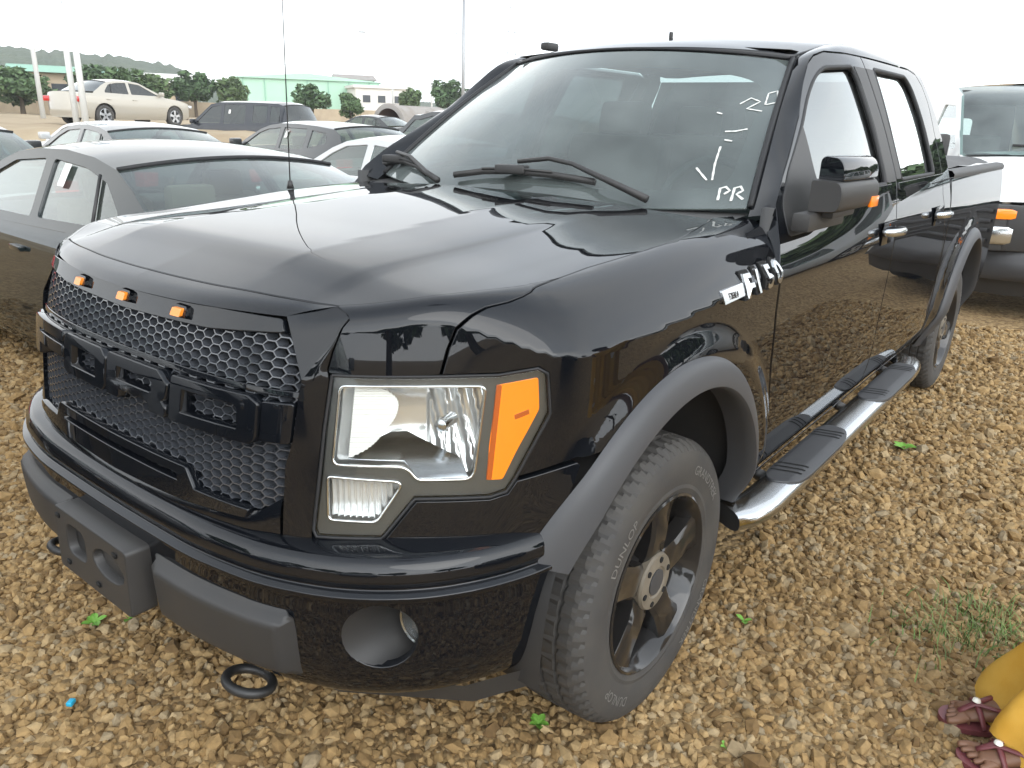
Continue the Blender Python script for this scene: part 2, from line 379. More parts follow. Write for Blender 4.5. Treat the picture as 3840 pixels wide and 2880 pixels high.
_fa = np.linspace(0, .86, 58); FRX = Pch(_fa, [SX(s_of_a(v)) for v in _fa]); FRX.m[0] = 0
LNZ = Pch([.68, .80, .90, 1.0, 1.08, 1.157, 1.20], [-.028, -.016, -.004, .010, .031, .062, .083])
def Front(off): return lambda u, z: (FRX(abs(u)) + LNZ(z) + off, -u, z)
BUX = Pch([0, .3, .5, .65, .75, .83, .89, .92, .937, .95], [-.965, -.960, -.934, -.880, -.815, -.732, -.630, -.55, -.475, -.40])
_b = [0.]; _ba = [0, .3, .5, .65, .75, .83, .89, .92, .937, .95]
for _i in range(1, 10): _b.append(_b[-1] + math.hypot(_ba[_i] - _ba[_i - 1], BUX.y[_i] - BUX.y[_i - 1]))
BSX, BSA = Pch(_b, BUX.y), Pch(_b, _ba); BSX.m[0] = 0; B_END = _b[-1]
BSEC = Pch([.385, .40, .43, .50, .60, .648, .656, .664, .671, .678, .688, .703, .716, .726, .733, .738, .742], [.10, .045, .022, .006, .001, 0, -.012, -.012, .006, .006, .001, .003, .008, .016, .034, .064, .110])
def Bump(off=0.):
    def f(s, z):
        sg = -1 if s < 0 else 1; s = abs(s); x, a = BSX(s), BSA(s); e = 1e-3; tx, ta = BSX(s + e) - BSX(s - e), BSA(s + e) - BSA(s - e); l = math.hypot(tx, ta)
        d = BSEC(z) + off; return (x + ta / l * d, -sg * (a - tx / l * d), z)
    return f
def bs_of_a(a):
    lo, hi = 0., B_END
    for _ in range(40):
        m = (lo + hi) / 2
        if BSA(m) < a: lo = m
        else: hi = m
    return lo
def WS(u, v, off=0.):
    """windscreen, u -1 (driver) .. 1, v 0..1 bottom to top"""
    a = u * u; x0, z0 = .47 + .20 * a, 1.268 + .032 * a; x1, z1 = 1.19 + .145 * a, 1.805 - .037 * a
    k = math.sin(math.pi * min(1, max(0, v))) * .018
    return (x0 + (x1 - x0) * v - k * .6 - off * .6, (.805 + (.63 - .805) * v) * u, z0 + (z1 - z0) * v + k * .8 + off * .8)
ZRX = Pch([1.15, 1.205, 1.345, 1.6, 2.0, 2.5, 2.85, 2.95], [1.797, 1.813, 1.846, 1.883, 1.902, 1.893, 1.868, 1.855])
def Roof(x, y):
    a = abs(y); return (x, y, ZRX(x) - (.040 + .036 * (1 - sstep(1.3, 1.8, x))) * (a / .70) ** 2.2 - (.9 * max(0, a - .64) ** 1.5 if a > .64 else 0))

# ------------------------------------------------------------------ the pickup
def inset(poly, d):
    a = area2(poly); n = len(poly); o = []
    for i in range(n):
        p, q, r = poly[i - 1], poly[i], poly[(i + 1) % n]
        e1 = Vector((q[0] - p[0], q[1] - p[1])); e2 = Vector((r[0] - q[0], r[1] - q[1]))
        if e1.length < 1e-9: e1 = e2
        if e2.length < 1e-9: e2 = e1
        e1.normalize(); e2.normalize(); n1 = Vector((-e1.y, e1.x)); n2 = Vector((-e2.y, e2.x)); m = n1 + n2
        m = m / max(.35, m.length_squared / 2) if m.length > 1e-6 else n1
        sg = 1 if a > 0 else -1; o.append((q[0] + m.x * d * sg, q[1] + m.y * d * sg))
    return o
def off_fn(fn, off):
    if not off: return fn
    def g(u, v):
        p = Vector(fn(u, v)) + surf_n(fn, u, v) * off; return tuple(p)
    return g
def text_mesh(txt, size, depth=0., bold=0.):
    cu = bpy.data.curves.new('t', 'FONT'); cu.body = txt; cu.size = size; cu.extrude = depth; cu.align_x = 'CENTER'; cu.align_y = 'CENTER'; cu.offset = bold; cu.resolution_u = 3
    o = bpy.data.objects.new('t', cu); me = bpy.data.meshes.new_from_object(o); V = [tuple(v.co) for v in me.vertices]; F = [tuple(p.vertices) for p in me.polygons]
    bpy.data.meshes.remove(me); bpy.data.objects.remove(o); bpy.data.curves.remove(cu); return V, F
def stroke(path, wd, fn, lift=.0):
    """flat painted stroke along a 2-D path laid on fn"""
    V, F = [], []; n = len(path)
    for i, p in enumerate(path):
        a, b = path[max(i - 1, 0)], path[min(i + 1, n - 1)]; tx, ty = b[0] - a[0], b[1] - a[1]; l = math.hypot(tx, ty) or 1
        w2 = wd * (.5 + .12 * math.sin(i * 2.3)); V.append(fn(p[0] - ty / l * w2, p[1] + tx / l * w2)); V.append(fn(p[0] + ty / l * w2, p[1] - tx / l * w2))
    F = [(2 * i, 2 * i + 1, 2 * i + 3, 2 * i + 2) for i in range(n - 1)]
    return V, F
truck = empty('pickup_truck'); tag(truck, 'black crew-cab pickup truck with honeycomb grille filling the foreground', 'pickup truck')
def both(name, data, m, parent=None, lab=None):
    a = put(name, data, m, parent or truck); b = put(name, data, m, parent or truck, True)
    if lab: a['label'] = lab
    return a, b

# ---- hood
def t_join(s):
    x, a = SX(s), SA(s); e = 1e-3; tx, ta = SX(s + e) - SX(s - e), SA(s + e) - SA(s - e); l = math.hypot(tx, ta); nx, na = ta / l, -tx / l
    k = sstep(-.70, -.45, x); dc = .045 + .020 * k; R1 = .035 + .065 * k; R2 = .035 + .055 * k
    return Zh(x + nx * dc, a + na * dc) - R1 + (R1 + R2) * .87 + .004
SEAM = [(2.0969, 1.3920), (1.9147, 1.3461), (1.7489, 1.3073), (1.5520, 1.2934), (1.3384, 1.2854), (1.0691, 1.2490), (0.9761, 1.2070), (0.9304, 1.1938), (0.9008, 1.1769), (0.8709, 1.1539), (0.8542, 1.1134), (0.8412, 1.0675), (0.8403, 1.0641)]
SEAM = dense(SEAM, .02, False)
top = [p for p in SEAM if p[1] >= t_join(p[0])]; s_cross = top[-1][0]
noseseam = [p for p in SEAM if p[1] < t_join(p[0])]
L1X = Pch([0, .2, .40, .46, .53, .57], [-.797, -.790, -.766, -.754, -.736, -.722]); L1X.m[0] = 0
edge = [(.470, 0), (.472, -.3), (.485, -.6), (.505, -.775)] + [Body(*p)[:2] for p in top]
edge += [Body(s, t_join(s))[:2] for s in np.linspace(s_cross, .638, 14)][1:]
edge += [(L1X(a), -a) for a in np.linspace(.552, .02, 22)]
hood_poly = edge + [(L1X(0), 0)] + [(x, -y) for x, y in edge[::-1][:-1]]
hood_top = panel_data(inset(hood_poly, .0), lambda x, y: (x, y, Zh(x, y)), .022, .022, thick=.02, out=1)
nose = [(s_cross, t_join(s_cross))] + noseseam + [(0.7659, 1.0617), (0.6958, 1.0621), (0.6294, 1.0663), (0.6261, 1.0689), (0.6370, 1.1070), (0.6557, 1.1512), (0.6679, 1.1663), (0.6641, 1.1778), (0.6397, 1.2007), (.6380, t_join(.638))] + [(s, t_join(s)) for s in np.linspace(.638, s_cross, 14)][1:-1]
nose_d = panel_data(inset(nose, .0015), Body, .011, .006, thick=.03)
nv, nf, nn = nose_d; nose_m = ([(p[0], -p[1], p[2]) for p in nv], [tuple(f[::-1]) for f in nf], [(p[0], -p[1], p[2]) for p in nn])
hood = put('hood', merge(hood_top, nose_d, nose_m), 'paint_black', truck)
tag(hood, 'glossy black hood with raised centre panel')

# ---- front fenders
ACX, ACZ = -.045, .43
def arch(ph, rx, rzz): return (ACX + rx * math.cos(ph), ACZ + rzz * math.sin(ph))
fen = SEAM[::-1]
fen = [(0.8432, 1.0639)] + [(s + .004, t - .003) if t > 1.12 else (s + .005, t) for s, t in fen[1:]]
fen += [(2.1970, 1.3650), (2.1920, 1.3000), (2.1250, 1.2280), (2.0700, 1.1620), (2.0740, 1.0350), (2.1020, 0.8695), (2.1509, 0.7080), (2.1299, 0.6600), (2.15, .47)]
fen += [(s_of_x(x), z) for x, z in [(.50, .455)] + [arch(R_(g), .50, .545) for g in range(8, 128, 6)]]
fen += [(1.1350, 0.8802), (1.1234, 0.8837), (0.9929, 0.8562), (1.0618, 0.9861), (1.0533, 1.0701), (1.0322, 1.0824), (0.9530, 1.0685)]
fen_d = panel_data(inset(fen, .002), Body, .016, .009, thick=.03)
both('front_fender', fen_d, 'paint_black')
# ---- headlights
HL = [(0.6345, 1.0614), (0.7306, 1.0595), (0.8481, 1.0596), (0.9531, 1.0631), (1.0301, 1.0776), (1.0495, 1.0677), (1.0581, 0.9863), (0.9902, 0.8533), (0.9726, 0.8269), (0.9395, 0.8178), (0.7910, 0.8203), (0.7804, 0.8080), (0.7308, 0.7463), (0.7241, 0.7407), (0.6017, 0.7427), (0.5965, 0.7563), (0.6188, 0.9596)]
MAIN = rnd([(0.6467, 1.0412), (0.9298, 1.0400), (0.9078, 0.8536), (0.7953, 0.8548), (0.7748, 0.8818), (0.6307, 0.8868)], [.012, .012, .02, .012, .02, .015])
TURN = rnd([(0.6208, 0.8627), (0.7703, 0.8516), (0.7166, 0.7703), (0.6223, 0.7749)], [.008, .02, .012, .01])
AMB = [(0.9519, 1.0429), (1.0333, 1.0584), (1.0379, 0.9930), (0.9932, 0.9066), (0.9667, 0.8490), (0.9337, 0.8495), (0.9385, 0.9252)]
def headlight(mir):
    hl = put('headlight', merge(panel_data(inset(HL, .003), off_fn(Body, -.012), .0093, .0087, holes=[MAIN, TURN, rnd(AMB, .006)], thick=.035)), 'bezel', truck, mir)
    put('lens', panel_data(inset(HL, .0035), off_fn(Body, .0), .02, .02, thick=.010), 'lens', hl, mir)
    def refl(s, t):
        u = (s - .80) / .165; v = (t - .95) / .10; d = .030 + .075 * max(0, 1 - u * u * .9) * max(.15, 1 - .55 * v * v)
        if s > .82: d += .007 * abs(math.sin((s - .82) * 110 + (t - .9) * 25))
        return tuple(Vector(Body(s, t)) - surf_n(Body, s, t) * d)
    put('reflector', panel_data(inset(MAIN, -.006), refl, .006, .008, thick=.002), 'reflector', hl, mir)
    def oval(s, t): return tuple(Vector(Body(s, t)) - surf_n(Body, s, t) * (.026 + .0007 * math.sin(t * 1250) + .03 * (s - .675)))
    put('ribbed_reflector', panel_data(rnd([(0.6750, 1.0363), (0.7335, 1.0330), (0.7618, 1.0089), (0.7539, 0.9770), (0.7051, 0.9179), (0.6603, 0.8964)], [.004, .03, .03, .03, .03, .004]), oval, .012, .0011, thick=.004), 'reflector_frost', hl, mir)
    def tray(s, t): return tuple(Vector(Body(s, t)) - surf_n(Body, s, t) * (.018 + 1.1 * max(-.005, t - .862)))
    put('lamp_tray', panel_data([(0.6342, 0.8902), (0.7700, 0.8861), (0.7969, 0.8589), (0.8973, 0.8567), (0.8811, 0.8894), (0.7747, 0.9332), (0.6883, 0.9309), (0.6449, 0.8991)], tray, .01, .006, thick=.003), 'chrome_dull', hl, mir)
    c = Vector(Body(.858, .9625)) - surf_n(Body, .858, .9625) * .055; ax = Vector((1, .25, 0)).normalized()
    bu = join([tube([c - ax * .035, c - ax * .03, c + ax * .02], [.006, .013, .013], 14), tube([c + Vector((0, 0, -.012)), c + Vector((-.01, -.01, -.045))], .006, 8)])
    mk('bulb_shield', *(bu if not mir else mirror(bu)), 'chrome_dull', hl, sharp=40)
    put('amber_marker', panel_data(inset(rnd(AMB, .006), .001), off_fn(Body, -.010), .012, .012, thick=.02), 'amber', hl, mir)
    put('marker_divider', panel_data([(0.9345, 0.8514), (0.9428, 0.8513), (0.9597, 1.0423), (0.9519, 1.0422)], off_fn(Body, -.008), .01, .02, thick=.004), 'amber_dark', hl, mir)
    put('marker_tab', panel_data([(0.9884, 0.9739), (1.0162, 0.9850), (1.0151, 0.9932), (0.9873, 0.9821)], off_fn(Body, -.0085), .01, .01, thick=.004), 'amber_dark', hl, mir)
    def rib(s, t): return tuple(Vector(Body(s, t)) - surf_n(Body, s, t) * (.028 + .012 * math.cos((t - .81) * 26) + .006 * math.sin(s * 520)))
    put('turn_lamp', panel_data(inset(TURN, -.003), rib, .0023, .012, thick=.004), 'reflector', hl, mir)
    for loop, nm in ((MAIN, 'cell_rim'), (TURN, 'cell_rim')):
        pts = [Vector(off_fn(Body, -.010)(*p)) for p in dense(loop, .02)]; pts.append(pts[0]); v = tube(pts, .0032, 6, False)
        mk(nm, *(v if not mir else mirror(v)), 'chrome', hl)
    # body-colour gasket round the lamp
    pts = [Vector(off_fn(Body, -.002)(*p)) for p in dense(inset(HL, -.001), .02)]; pts.append(pts[0]); v = tube(pts, .0035, 6, False)
    mk('gasket', *(v if not mir else mirror(v)), 'rubber_seal', hl)
    return hl
headlight(False); headlight(True)

# ---- grille surround (painted frame over, beside and under the grille)
L0X = Pch([0, .2, .31, .42, .49, .53], [-.866, -.856, -.840, -.813, -.790, -.772]); L0X.m[0] = 0
def res(path, n):
    P = [Vector(p) for p in path]; d = [0.]
    for i in range(1, len(P)): d.append(d[-1] + (P[i] - P[i - 1]).length)
    o = []
    for k in range(n):
        t = d[-1] * k / (n - 1); i = 0
        while i < len(P) - 2 and d[i + 1] < t: i += 1
        q = (t - d[i]) / max(1e-9, d[i + 1] - d[i]); o.append(P[i].lerp(P[i + 1], q))
    return o
def sheet(A, B, n=6, bulge=0., flip=False):
    V, F = [], []; m = len(A)
    for i in range(m):
        for j in range(n + 1):
            t = j / n; p = Vector(A[i]).lerp(Vector(B[i]), t); w = math.sin(math.pi * t) * bulge; V.append((p.x - w * .8, p.y, p.z + w * .6))
    for i in range(m - 1):
        for j in range(n):
            f = (i * (n + 1) + j, (i + 1) * (n + 1) + j, (i + 1) * (n + 1) + j + 1, i * (n + 1) + j + 1); F.append(f[::-1] if flip else f)
    return V, F
SC = Body(0.6686, 1.1684); G0 = (L0X(.490), -.490, 1.161); TIP = Front(-.010)(.560, 1.054)
ys = np.linspace(0, 1, 26)
lipA = [(L0X(.490 * k), -.490 * k, 1.156 + .005 * k) for k in ys]; lipB = []
for k in ys:
    a = .548 * k; lipB.append((L1X(a) - .004, -a, Zh(L1X(a), a) - .003))
lipB[-1] = Body(0.6356, 1.2007)
lip = sheet(lipA, lipB, 6, .004, True)
Bc = [Body(0.6356, 1.2007), Body(0.6607, 1.1797), SC] + [Vector(SC).lerp(Vector(TIP), k) for k in np.linspace(.12, 1, 8)]
trap = sheet(res([G0, TIP], 14), res(Bc, 14), 6, .0, True)
edgeL = res([SC, TIP, Front(-.008)(.558, 1.024), Front(-.006)(.552, .931), Front(-.006)(.541, .887), Front(-.006)(.540, .816), Front(-.006)(.540, .732)], 40)
edgeR = res([Body(0.6651, 1.1671), Body(0.6527, 1.1514), Body(0.6341, 1.1073), Body(0.6226, 1.0693), Body(0.6281, 1.0582), Body(0.6130, 0.9603), Body(0.5924, 0.7569), Body(0.5917, 0.7331)], 40)
strip = sheet(edgeL, edgeR, 6, .0015, True)
bot_in = [(0, .742), (.10, .743), (.265, .753), (.36, .762), (.484, .776), (.537, .815)]
bA = res([Front(-.006)(*p) for p in bot_in], 20); bB = res([Front(-.010)(u, .722) for u in np.linspace(0, .540, 8)], 20)
botb = sheet(bA, bB, 4, .004, False)
opening = [Vector(p) for p in lipA] + [Vector(TIP)] + [Vector(Front(-.008)(.558, 1.024)), Vector(Front(-.006)(.552, .931)), Vector(Front(-.006)(.541, .887)), Vector(Front(-.006)(.540, .816))] + [Vector(Front(-.006)(*p)) for p in bot_in[::-1][1:]]
back = [p + Vector((.05, 0, 0)) for p in opening]; wallr = sheet(opening, back, 1, 0, False)
for nm, half in (('d', 0), ('p', 1)): pass
sur = join([lip, trap, strip, botb, wallr]); sur2 = join([sur, mirror(sur)])
mk('grille_surround', *sur2, 'paint_black', truck, sharp=22)
# ---- grille
gr = mk('grille', *gridf(lambda u, v: Front(.055)((u - .5) * 1.12, .715 + v * .45), 24, 4), 'void_black', truck)
tag(gr, 'black honeycomb grille with big block letters')
_o = [(.488, 1.124), (.530, 1.108), (.553, 1.054), (.552, 1.024), (.545, .931), (.534, .887), (.531, .818), (.481, .783), (.265, .760), (.10, .751)]; OPEN = [(-u, z) for u, z in _o] + [(0, .750)] + _o[::-1]
def hexmesh():
    W, H = .0370, .0186; V, F = [], []; seen = set(); fa, fb = Front(.006), Front(.030)
    corner = [(W / 2, 0), (W / 4, H / 2), (-W / 4, H / 2), (-W / 2, 0), (-W / 4, -H / 2), (W / 4, -H / 2)]
    for i in range(-21, 22):
        for j in range(-1, 23):
            cx = i * W * .75; cz = .742 + j * H + (H / 2 if i % 2 else 0)
            if not inpoly(cx, cz, OPEN): continue
            for k in range(6):
                a = (cx + corner[k][0], cz + corner[k][1]); b = (cx + corner[(k + 1) % 6][0], cz + corner[(k + 1) % 6][1])
                key = (round((a[0] + b[0]) * 500), round((a[1] + b[1]) * 500))
                if key in seen: continue
                seen.add(key); tx, tz = b[0] - a[0], b[1] - a[1]; l = math.hypot(tx, tz); ox, oz = -tz / l * .0012, tx / l * .0012; n = len(V)
                for f in (fa, fb):
                    for p, sg in ((a, 1), (b, 1), (b, -1), (a, -1)): V.append(f(p[0] + ox * sg, p[1] + oz * sg))
                F += [(n, n + 1, n + 2, n + 3)[::-1], (n, n + 1, n + 5, n + 4), (n + 2, n + 3, n + 7, n + 6)]
    return V, F
hm = mk('honeycomb', *hexmesh(), 'mesh_plastic', gr, smooth=False); tag(hm, kind='stuff')
strip_t = panel_data(rnd([(-.488, 1.157), (-.500, 1.136), (-.31, 1.118), (0, 1.111), (.31, 1.118), (.500, 1.136), (.488, 1.157)], .004), Front(-.006), .03, .01, thick=.04)
put('header_strip', strip_t, 'gloss_black', gr)
for u in (-.218, 0, .218):
    f = lambda a, b, c, u=u: (Front(-.006)(u + a, 1.137 + b)[0] - c, -(u + a), 1.137 + b)
    po = mk('marker_lamp_pod', *prism(rnd([(-.040, .004), (-.012, .013), (.026, .012), (.030, -.010), (-.018, -.012)], .004), f, .010), 'gloss_black', gr, sharp=30)
    mk('marker_lamp', *prism(rnd([(-.011, .008), (.020, .008), (.020, -.008), (-.013, -.008)], .003), lambda a, b, c, f=f: f(a, b, c + .009), .008), 'amber_small', po, sharp=30)
def letter(outer, holes, lab):
    d = panel_data(rnd(outer, .004, 2), Front(-.022), .012, .012, holes=[rnd(h, .003, 2) for h in holes], thick=.040, roll=.004)
    o = put('grille_letter', d, 'gloss_black', gr); o['label'] = lab; return o
zt, zb = 1.014, .922
letter([(.248, zt), (.466, zt), (.488, 1.002), (.486, zb + .012), (.474, zb), (.242, zb)], [[(.282, .994), (.436, .994), (.444, .986), (.444, .944), (.278, .942)]], 'raised letter D on the grille')
letter([(-.006, zt), (.195, zt), (.231, .991), (.226, .962), (.210, .953), (.226, .940), (.226, zb), (.172, zb), (.164, .942), (.040, .942), (.040, zb), (-.010, zb)], [[(.032, .992), (.166, .992), (.180, .984), (.178, .966), (.168, .960), (.030, .960)]], 'raised letter R on the grille')
letter([(-.235, zt - .012), (-.222, zt), (-.042, zt), (-.022, zt - .016), (-.024, zb + .012), (-.036, zb), (-.224, zb), (-.236, zb + .012)], [[(-.202, .994), (-.068, .994), (-.064, .942), (-.200, .942)]], 'raised letter O on the grille')
letter([(-.488, zt), (-.252, zt), (-.252, .990), (-.430, .990), (-.430, .978), (-.252, .978), (-.252, .952), (-.430, .952), (-.430, zb), (-.488, zb)], [], 'raised letter F on the grille')
for sg in (1, -1):
    put('grille_wing', panel_data(rnd([(sg * .491, 1.004), (sg * .552, 1.006), (sg * .548, .930), (sg * .490, .928)], .003, 2), Front(-.012), .012, .012, thick=.035, roll=.004), 'gloss_black', gr)
put('centre_bar', panel_data([(-.55, 1.026), (.55, 1.026), (.55, 1.017), (-.55, 1.017)], Front(.002), .03, .006, thick=.02), 'gloss_black', gr)
low_o = [(-.316, .784), (-.288, .826), (.288, .826), (.316, .784), (.470, .781), (.462, .764), (.262, .752), (0, .746), (-.262, .752), (-.462, .764), (-.470, .781)]
put('lower_bar', panel_data(rnd(low_o, .004, 2), Front(-.016), .02, .01, holes=[[(-.262, .808), (.262, .808), (.265, .790), (-.265, .790)]], thick=.03), 'gloss_black', gr)

# ---- bumper cover, bumper, pads, fog lamps
cov = [(0, .728), (0.5908, 0.7313), (0.6015, 0.7365), (0.7238, 0.7332), (0.7341, 0.7393), (0.7849, 0.8027), (0.7945, 0.8139), (0.9395, 0.8113), (0.9765, 0.8211), (0.9938, 0.8469), (1.1236, 0.8727), (1.1304, 0.8680), (1.1006, 0.7982), (1.0712, 0.7125), (1.0636, 0.6439), (0, .655)]
cov_d = panel_data(inset(cov, .0015), Body, .025, .02, thick=.03); both('bumper_cover', cov_d, 'paint_black')
sE = lambda x: next(s for s in np.linspace(.3, B_END, 600) if BSX(s) > x)
sf = .785; FOGR = .072; FA_, FX_ = BSA(.785), BSX(.785); FZ_ = .566
foghole = [(sf + FOGR * math.cos(g) * 1.06, FZ_ + 1.05 * FOGR * math.sin(g)) for g in np.linspace(0, 2 * math.pi, 28, endpoint=False)]
foghole2 = [(-a, b) for a, b in foghole]
e1, e2, e3 = sE(-.475), sE(-.49), sE(-.56)
bpoly = [(-e1, .7415), (-e2, .60), (-e3, .410), (-sE(-.66), .392), (-bs_of_a(.6), .389), (bs_of_a(.6), .389), (sE(-.66), .392), (e3, .410), (e2, .60), (e1, .7415)]
bp = put('front_bumper', panel_data(bpoly, Bump(), .03, .0043, holes=[foghole, foghole2], thick=.02), 'paint_black', truck)
for sg in (1, -1):
    ring = [Vector(Bump()(sg * a, b)) for a, b in foghole]
    back = [Vector((FX_ + .105, -sg * (FA_ + .006), FZ_)) + Vector((0, (p.y + sg * FA_) * .72, (p.z - FZ_) * .78)) for p in ring]
    V = [tuple(p) for p in ring] + [tuple(p) for p in back]; n = len(ring); F = [(i, (i + 1) % n, n + (i + 1) % n, n + i) for i in range(n)] + [tuple(range(n, 2 * n))]
    if sg > 0: F = [f[::-1] for f in F]
    fr_ = mk('fog_recess', V, F, 'dark_plastic', bp, sharp=40)
    lamp = mk('fog_lamp', *lathe([(.046, 0), (.050, -.012), (.046, -.020), (.042, -.018), (.030, -.021), (0.0005, -.023)], 28, 'x', (FX_ + .098, -sg * (FA_ + .020), FZ_)), 'chrome_dull', bp, sharp=40)
    mk('fog_lens', *lathe([(.044, -.022), (.03, -.027), (.0005, -.030)], 24, 'x', (FX_ + .096, -sg * (FA_ + .020), FZ_)), 'lens', lamp)
def pad(sg):
    s0, s1 = .190, .620
    def f(u, v):
        edge = min(u - s0, s1 - u, (v - .432) * .8, .614 - v); d = .034 * sstep(0, .035, edge); return Bump(-d + .004)(sg * u, v)
    P = [(s0, .50), (s0 + .01, .608), (s1 - .035, .612), (s1 - .01, .595), (s1, .445), (s1 - .02, .434), (s0 + .02, .445)]
    d = panel_data(rnd(P, .008), f, .018, .009, thick=.02, out=sg)
    return put('bumper_pad', d, 'dark_plastic', bp)
pad(1); pad(-1)
val = [(-.555, .905), (-.68, .84), (-.845, .60), (-.90, .3), (-.91, 0), (-.90, -.3), (-.845, -.60), (-.68, -.84), (-.555, -.905)]
mk('valance', *join([(lambda q: ([(x + .02, y, .405) for x, y in q] + [(x + .05, y, .345) for x, y in q], [(i, i + 1, len(q) + i + 1, len(q) + i) for i in range(len(q) - 1)]))(val)]), 'dark_plastic', bp)
# licence plate bracket
f = lambda a, b, c: (-1.008 - c + .02 * b, -a, .538 + b)
pb = panel_data(rnd([(-.172, .078), (.172, .078), (.172, -.082), (-.172, -.082)], .010), lambda u, v: f(u, v, .012), .02, .02, holes=[[(.085 + .075 * math.cos(g), .012 + .038 * math.sin(g)) for g in np.linspace(0, 2 * math.pi, 20, endpoint=False)] , rnd([(-.120, .055), (-.02, .055), (-.02, -.03), (-.120, -.03)], .03)], thick=.06, roll=.004)
pl = put('plate_bracket', pb, 'dark_plastic', bp)
mk('bracket_back', *box((-.988, 0, .536), (.02, .335, .15)), 'dark_plastic', pl)
for a, b in ((-.12, -.055), (.03, -.055), (.13, .06), (-.15, .06)):
    mk('bracket_slot', *box((-1.0225 + .02 * b, -a, .538 + b), (.004, .016, .010)), 'void_black', pl)
for sg in (1, -1):
    g = np.linspace(0, 2 * math.pi, 25); c = Vector((-.905, -sg * .43, .352))
    hk = tube([c + Vector((.045 * math.cos(t), .055 * math.sin(t), -.012 * math.cos(t))) for t in g], .011, 8, False)
    mk('tow_hook', *join([hk, tube([c + Vector((.04, 0, .0)), c + Vector((.16, 0, .03))], .013, 8)]), 'steel_dark', truck)

# ---- flares, arch liners
def flare(cx, rxo, rzo, rxi, rzi, g0, g1, side):
    prof = [(0, .001), (.06, .010), (.16, .017), (.35, .024), (.75, .034), (.93, .036), (1.0, .030), (1.0, .0), (1.0, -.05)]
    V, F = [], []; n = 60; m = len(prof)
    for i in range(n + 1):
        g = R_(g0 + (g1 - g0) * i / n)
        for v, o in prof:
            rx, rzz = rxo + (rxi - rxo) * v, rzo + (rzi - rzo) * v; x, z = cx + rx * math.cos(g), ACZ + rzz * math.sin(g); V.append(side(x, z, o))
    for i in range(n):
        for j in range(m - 1): F.append((i * m + j, i * m + j + 1, (i + 1) * m + j + 1, (i + 1) * m + j))
    return V, F
def side_f(x, z, o):
    p = Body(s_of_x(x), min(z, 1.15)); k = 1 - sstep(-.65, -.4, x); return (p[0] - o * .55 * k, p[1] - o, z)
def BedSide(x, z):
    r = math.hypot((x - 3.683) / 1.0, z - .42); p = Aside(x, z); return (x, p[1] - .022 * (1 - sstep(.56, .68, r)) * sstep(.45, .6, z), z)
def side_r(x, z, o): p = BedSide(x, z); return (x, p[1] - o, z)
fl = flare(ACX, .535, .585, .462, .512, 156, 3, side_f); flr = flare(3.683, .545, .580, .465, .515, 186, -6, side_r)
for d in (fl, flr):
    mk('fender_flare', *d, 'grey_plastic', truck, sharp=45); mk('fender_flare', *mirror(d), 'grey_plastic', truck, sharp=45)
for cx in (ACX, 3.683):
    prof = []; n = 30; V, F = [], []
    for i in range(n + 1):
        g = R_(186 - 190 * i / n)
        for y in (-.95, -.55): V.append((cx + .50 * math.cos(g), y, ACZ + .545 * math.sin(g)))
    F = [(2 * i, 2 * i + 1, 2 * i + 3, 2 * i + 2) for i in range(n)]; k = len(V)
    V.append((cx, -.55, ACZ)); F += [(2 * i + 1, k, 2 * i + 3) for i in range(n)]
    mk('wheel_liner', V, F, 'dark_plastic', truck); mk('wheel_liner', *mirror((V, F)), 'dark_plastic', truck)

# ---- doors with windows (driver side built, passenger mirrored)
A_FR = [(.6223, 1.2924), (.6347, 1.3226), (.7357, 1.395), (.8386, 1.4528), (1.0378, 1.5692), (1.1889, 1.6912), (1.263, 1.7476), (1.3304, 1.7787), (1.4267, 1.7995), (1.62, 1.808), (1.806, 1.810)]
D1 = [(.6047, .468), (.580, .60), (.592, .708), (.552, .8695), (.524, 1.0356), (.520, 1.1625), (.574, 1.2284)] + A_FR + [(1.800, 1.6632), (1.808, 1.503), (1.806, 1.3363), (1.806, 1.25), (1.806, 1.1), (1.803, .9), (1.800, .468)]
W1 = rnd([(.690, 1.243), (.77, 1.395), (1.047, 1.5496), (1.1734, 1.639), (1.2841, 1.7068), (1.3763, 1.7444), (1.6507, 1.765), (1.6687, 1.717), (1.6728, 1.5376), (1.660, 1.340), (1.10, 1.330), (1.02, 1.243)], [.01, .05, .1, .08, .08, .08, .03, .03, .1, .01, .06, .06])
D2 = [(1.806, .468), (1.809, .9), (1.812, 1.1), (1.812, 1.25), (1.812, 1.3363), (1.814, 1.503), (1.806, 1.6632), (1.812, 1.810), (2.0, 1.812), (2.60, 1.812), (2.71, 1.796), (2.768, 1.745), (2.776, 1.67), (2.7308, 1.5405), (2.70, 1.3575), (2.72, 1.25), (2.83, 1.10), (2.895, .98), (2.895, .80), (2.86, .70), (2.80, .60), (2.70, .468)]
W2 = rnd([(1.930, 1.773), (2.4698, 1.7745), (2.5215, 1.7284), (2.5461, 1.5886), (2.53, 1.352), (1.902, 1.348), (1.897, 1.5641)], [.02, .05, .05, .1, .02, .02, .1])
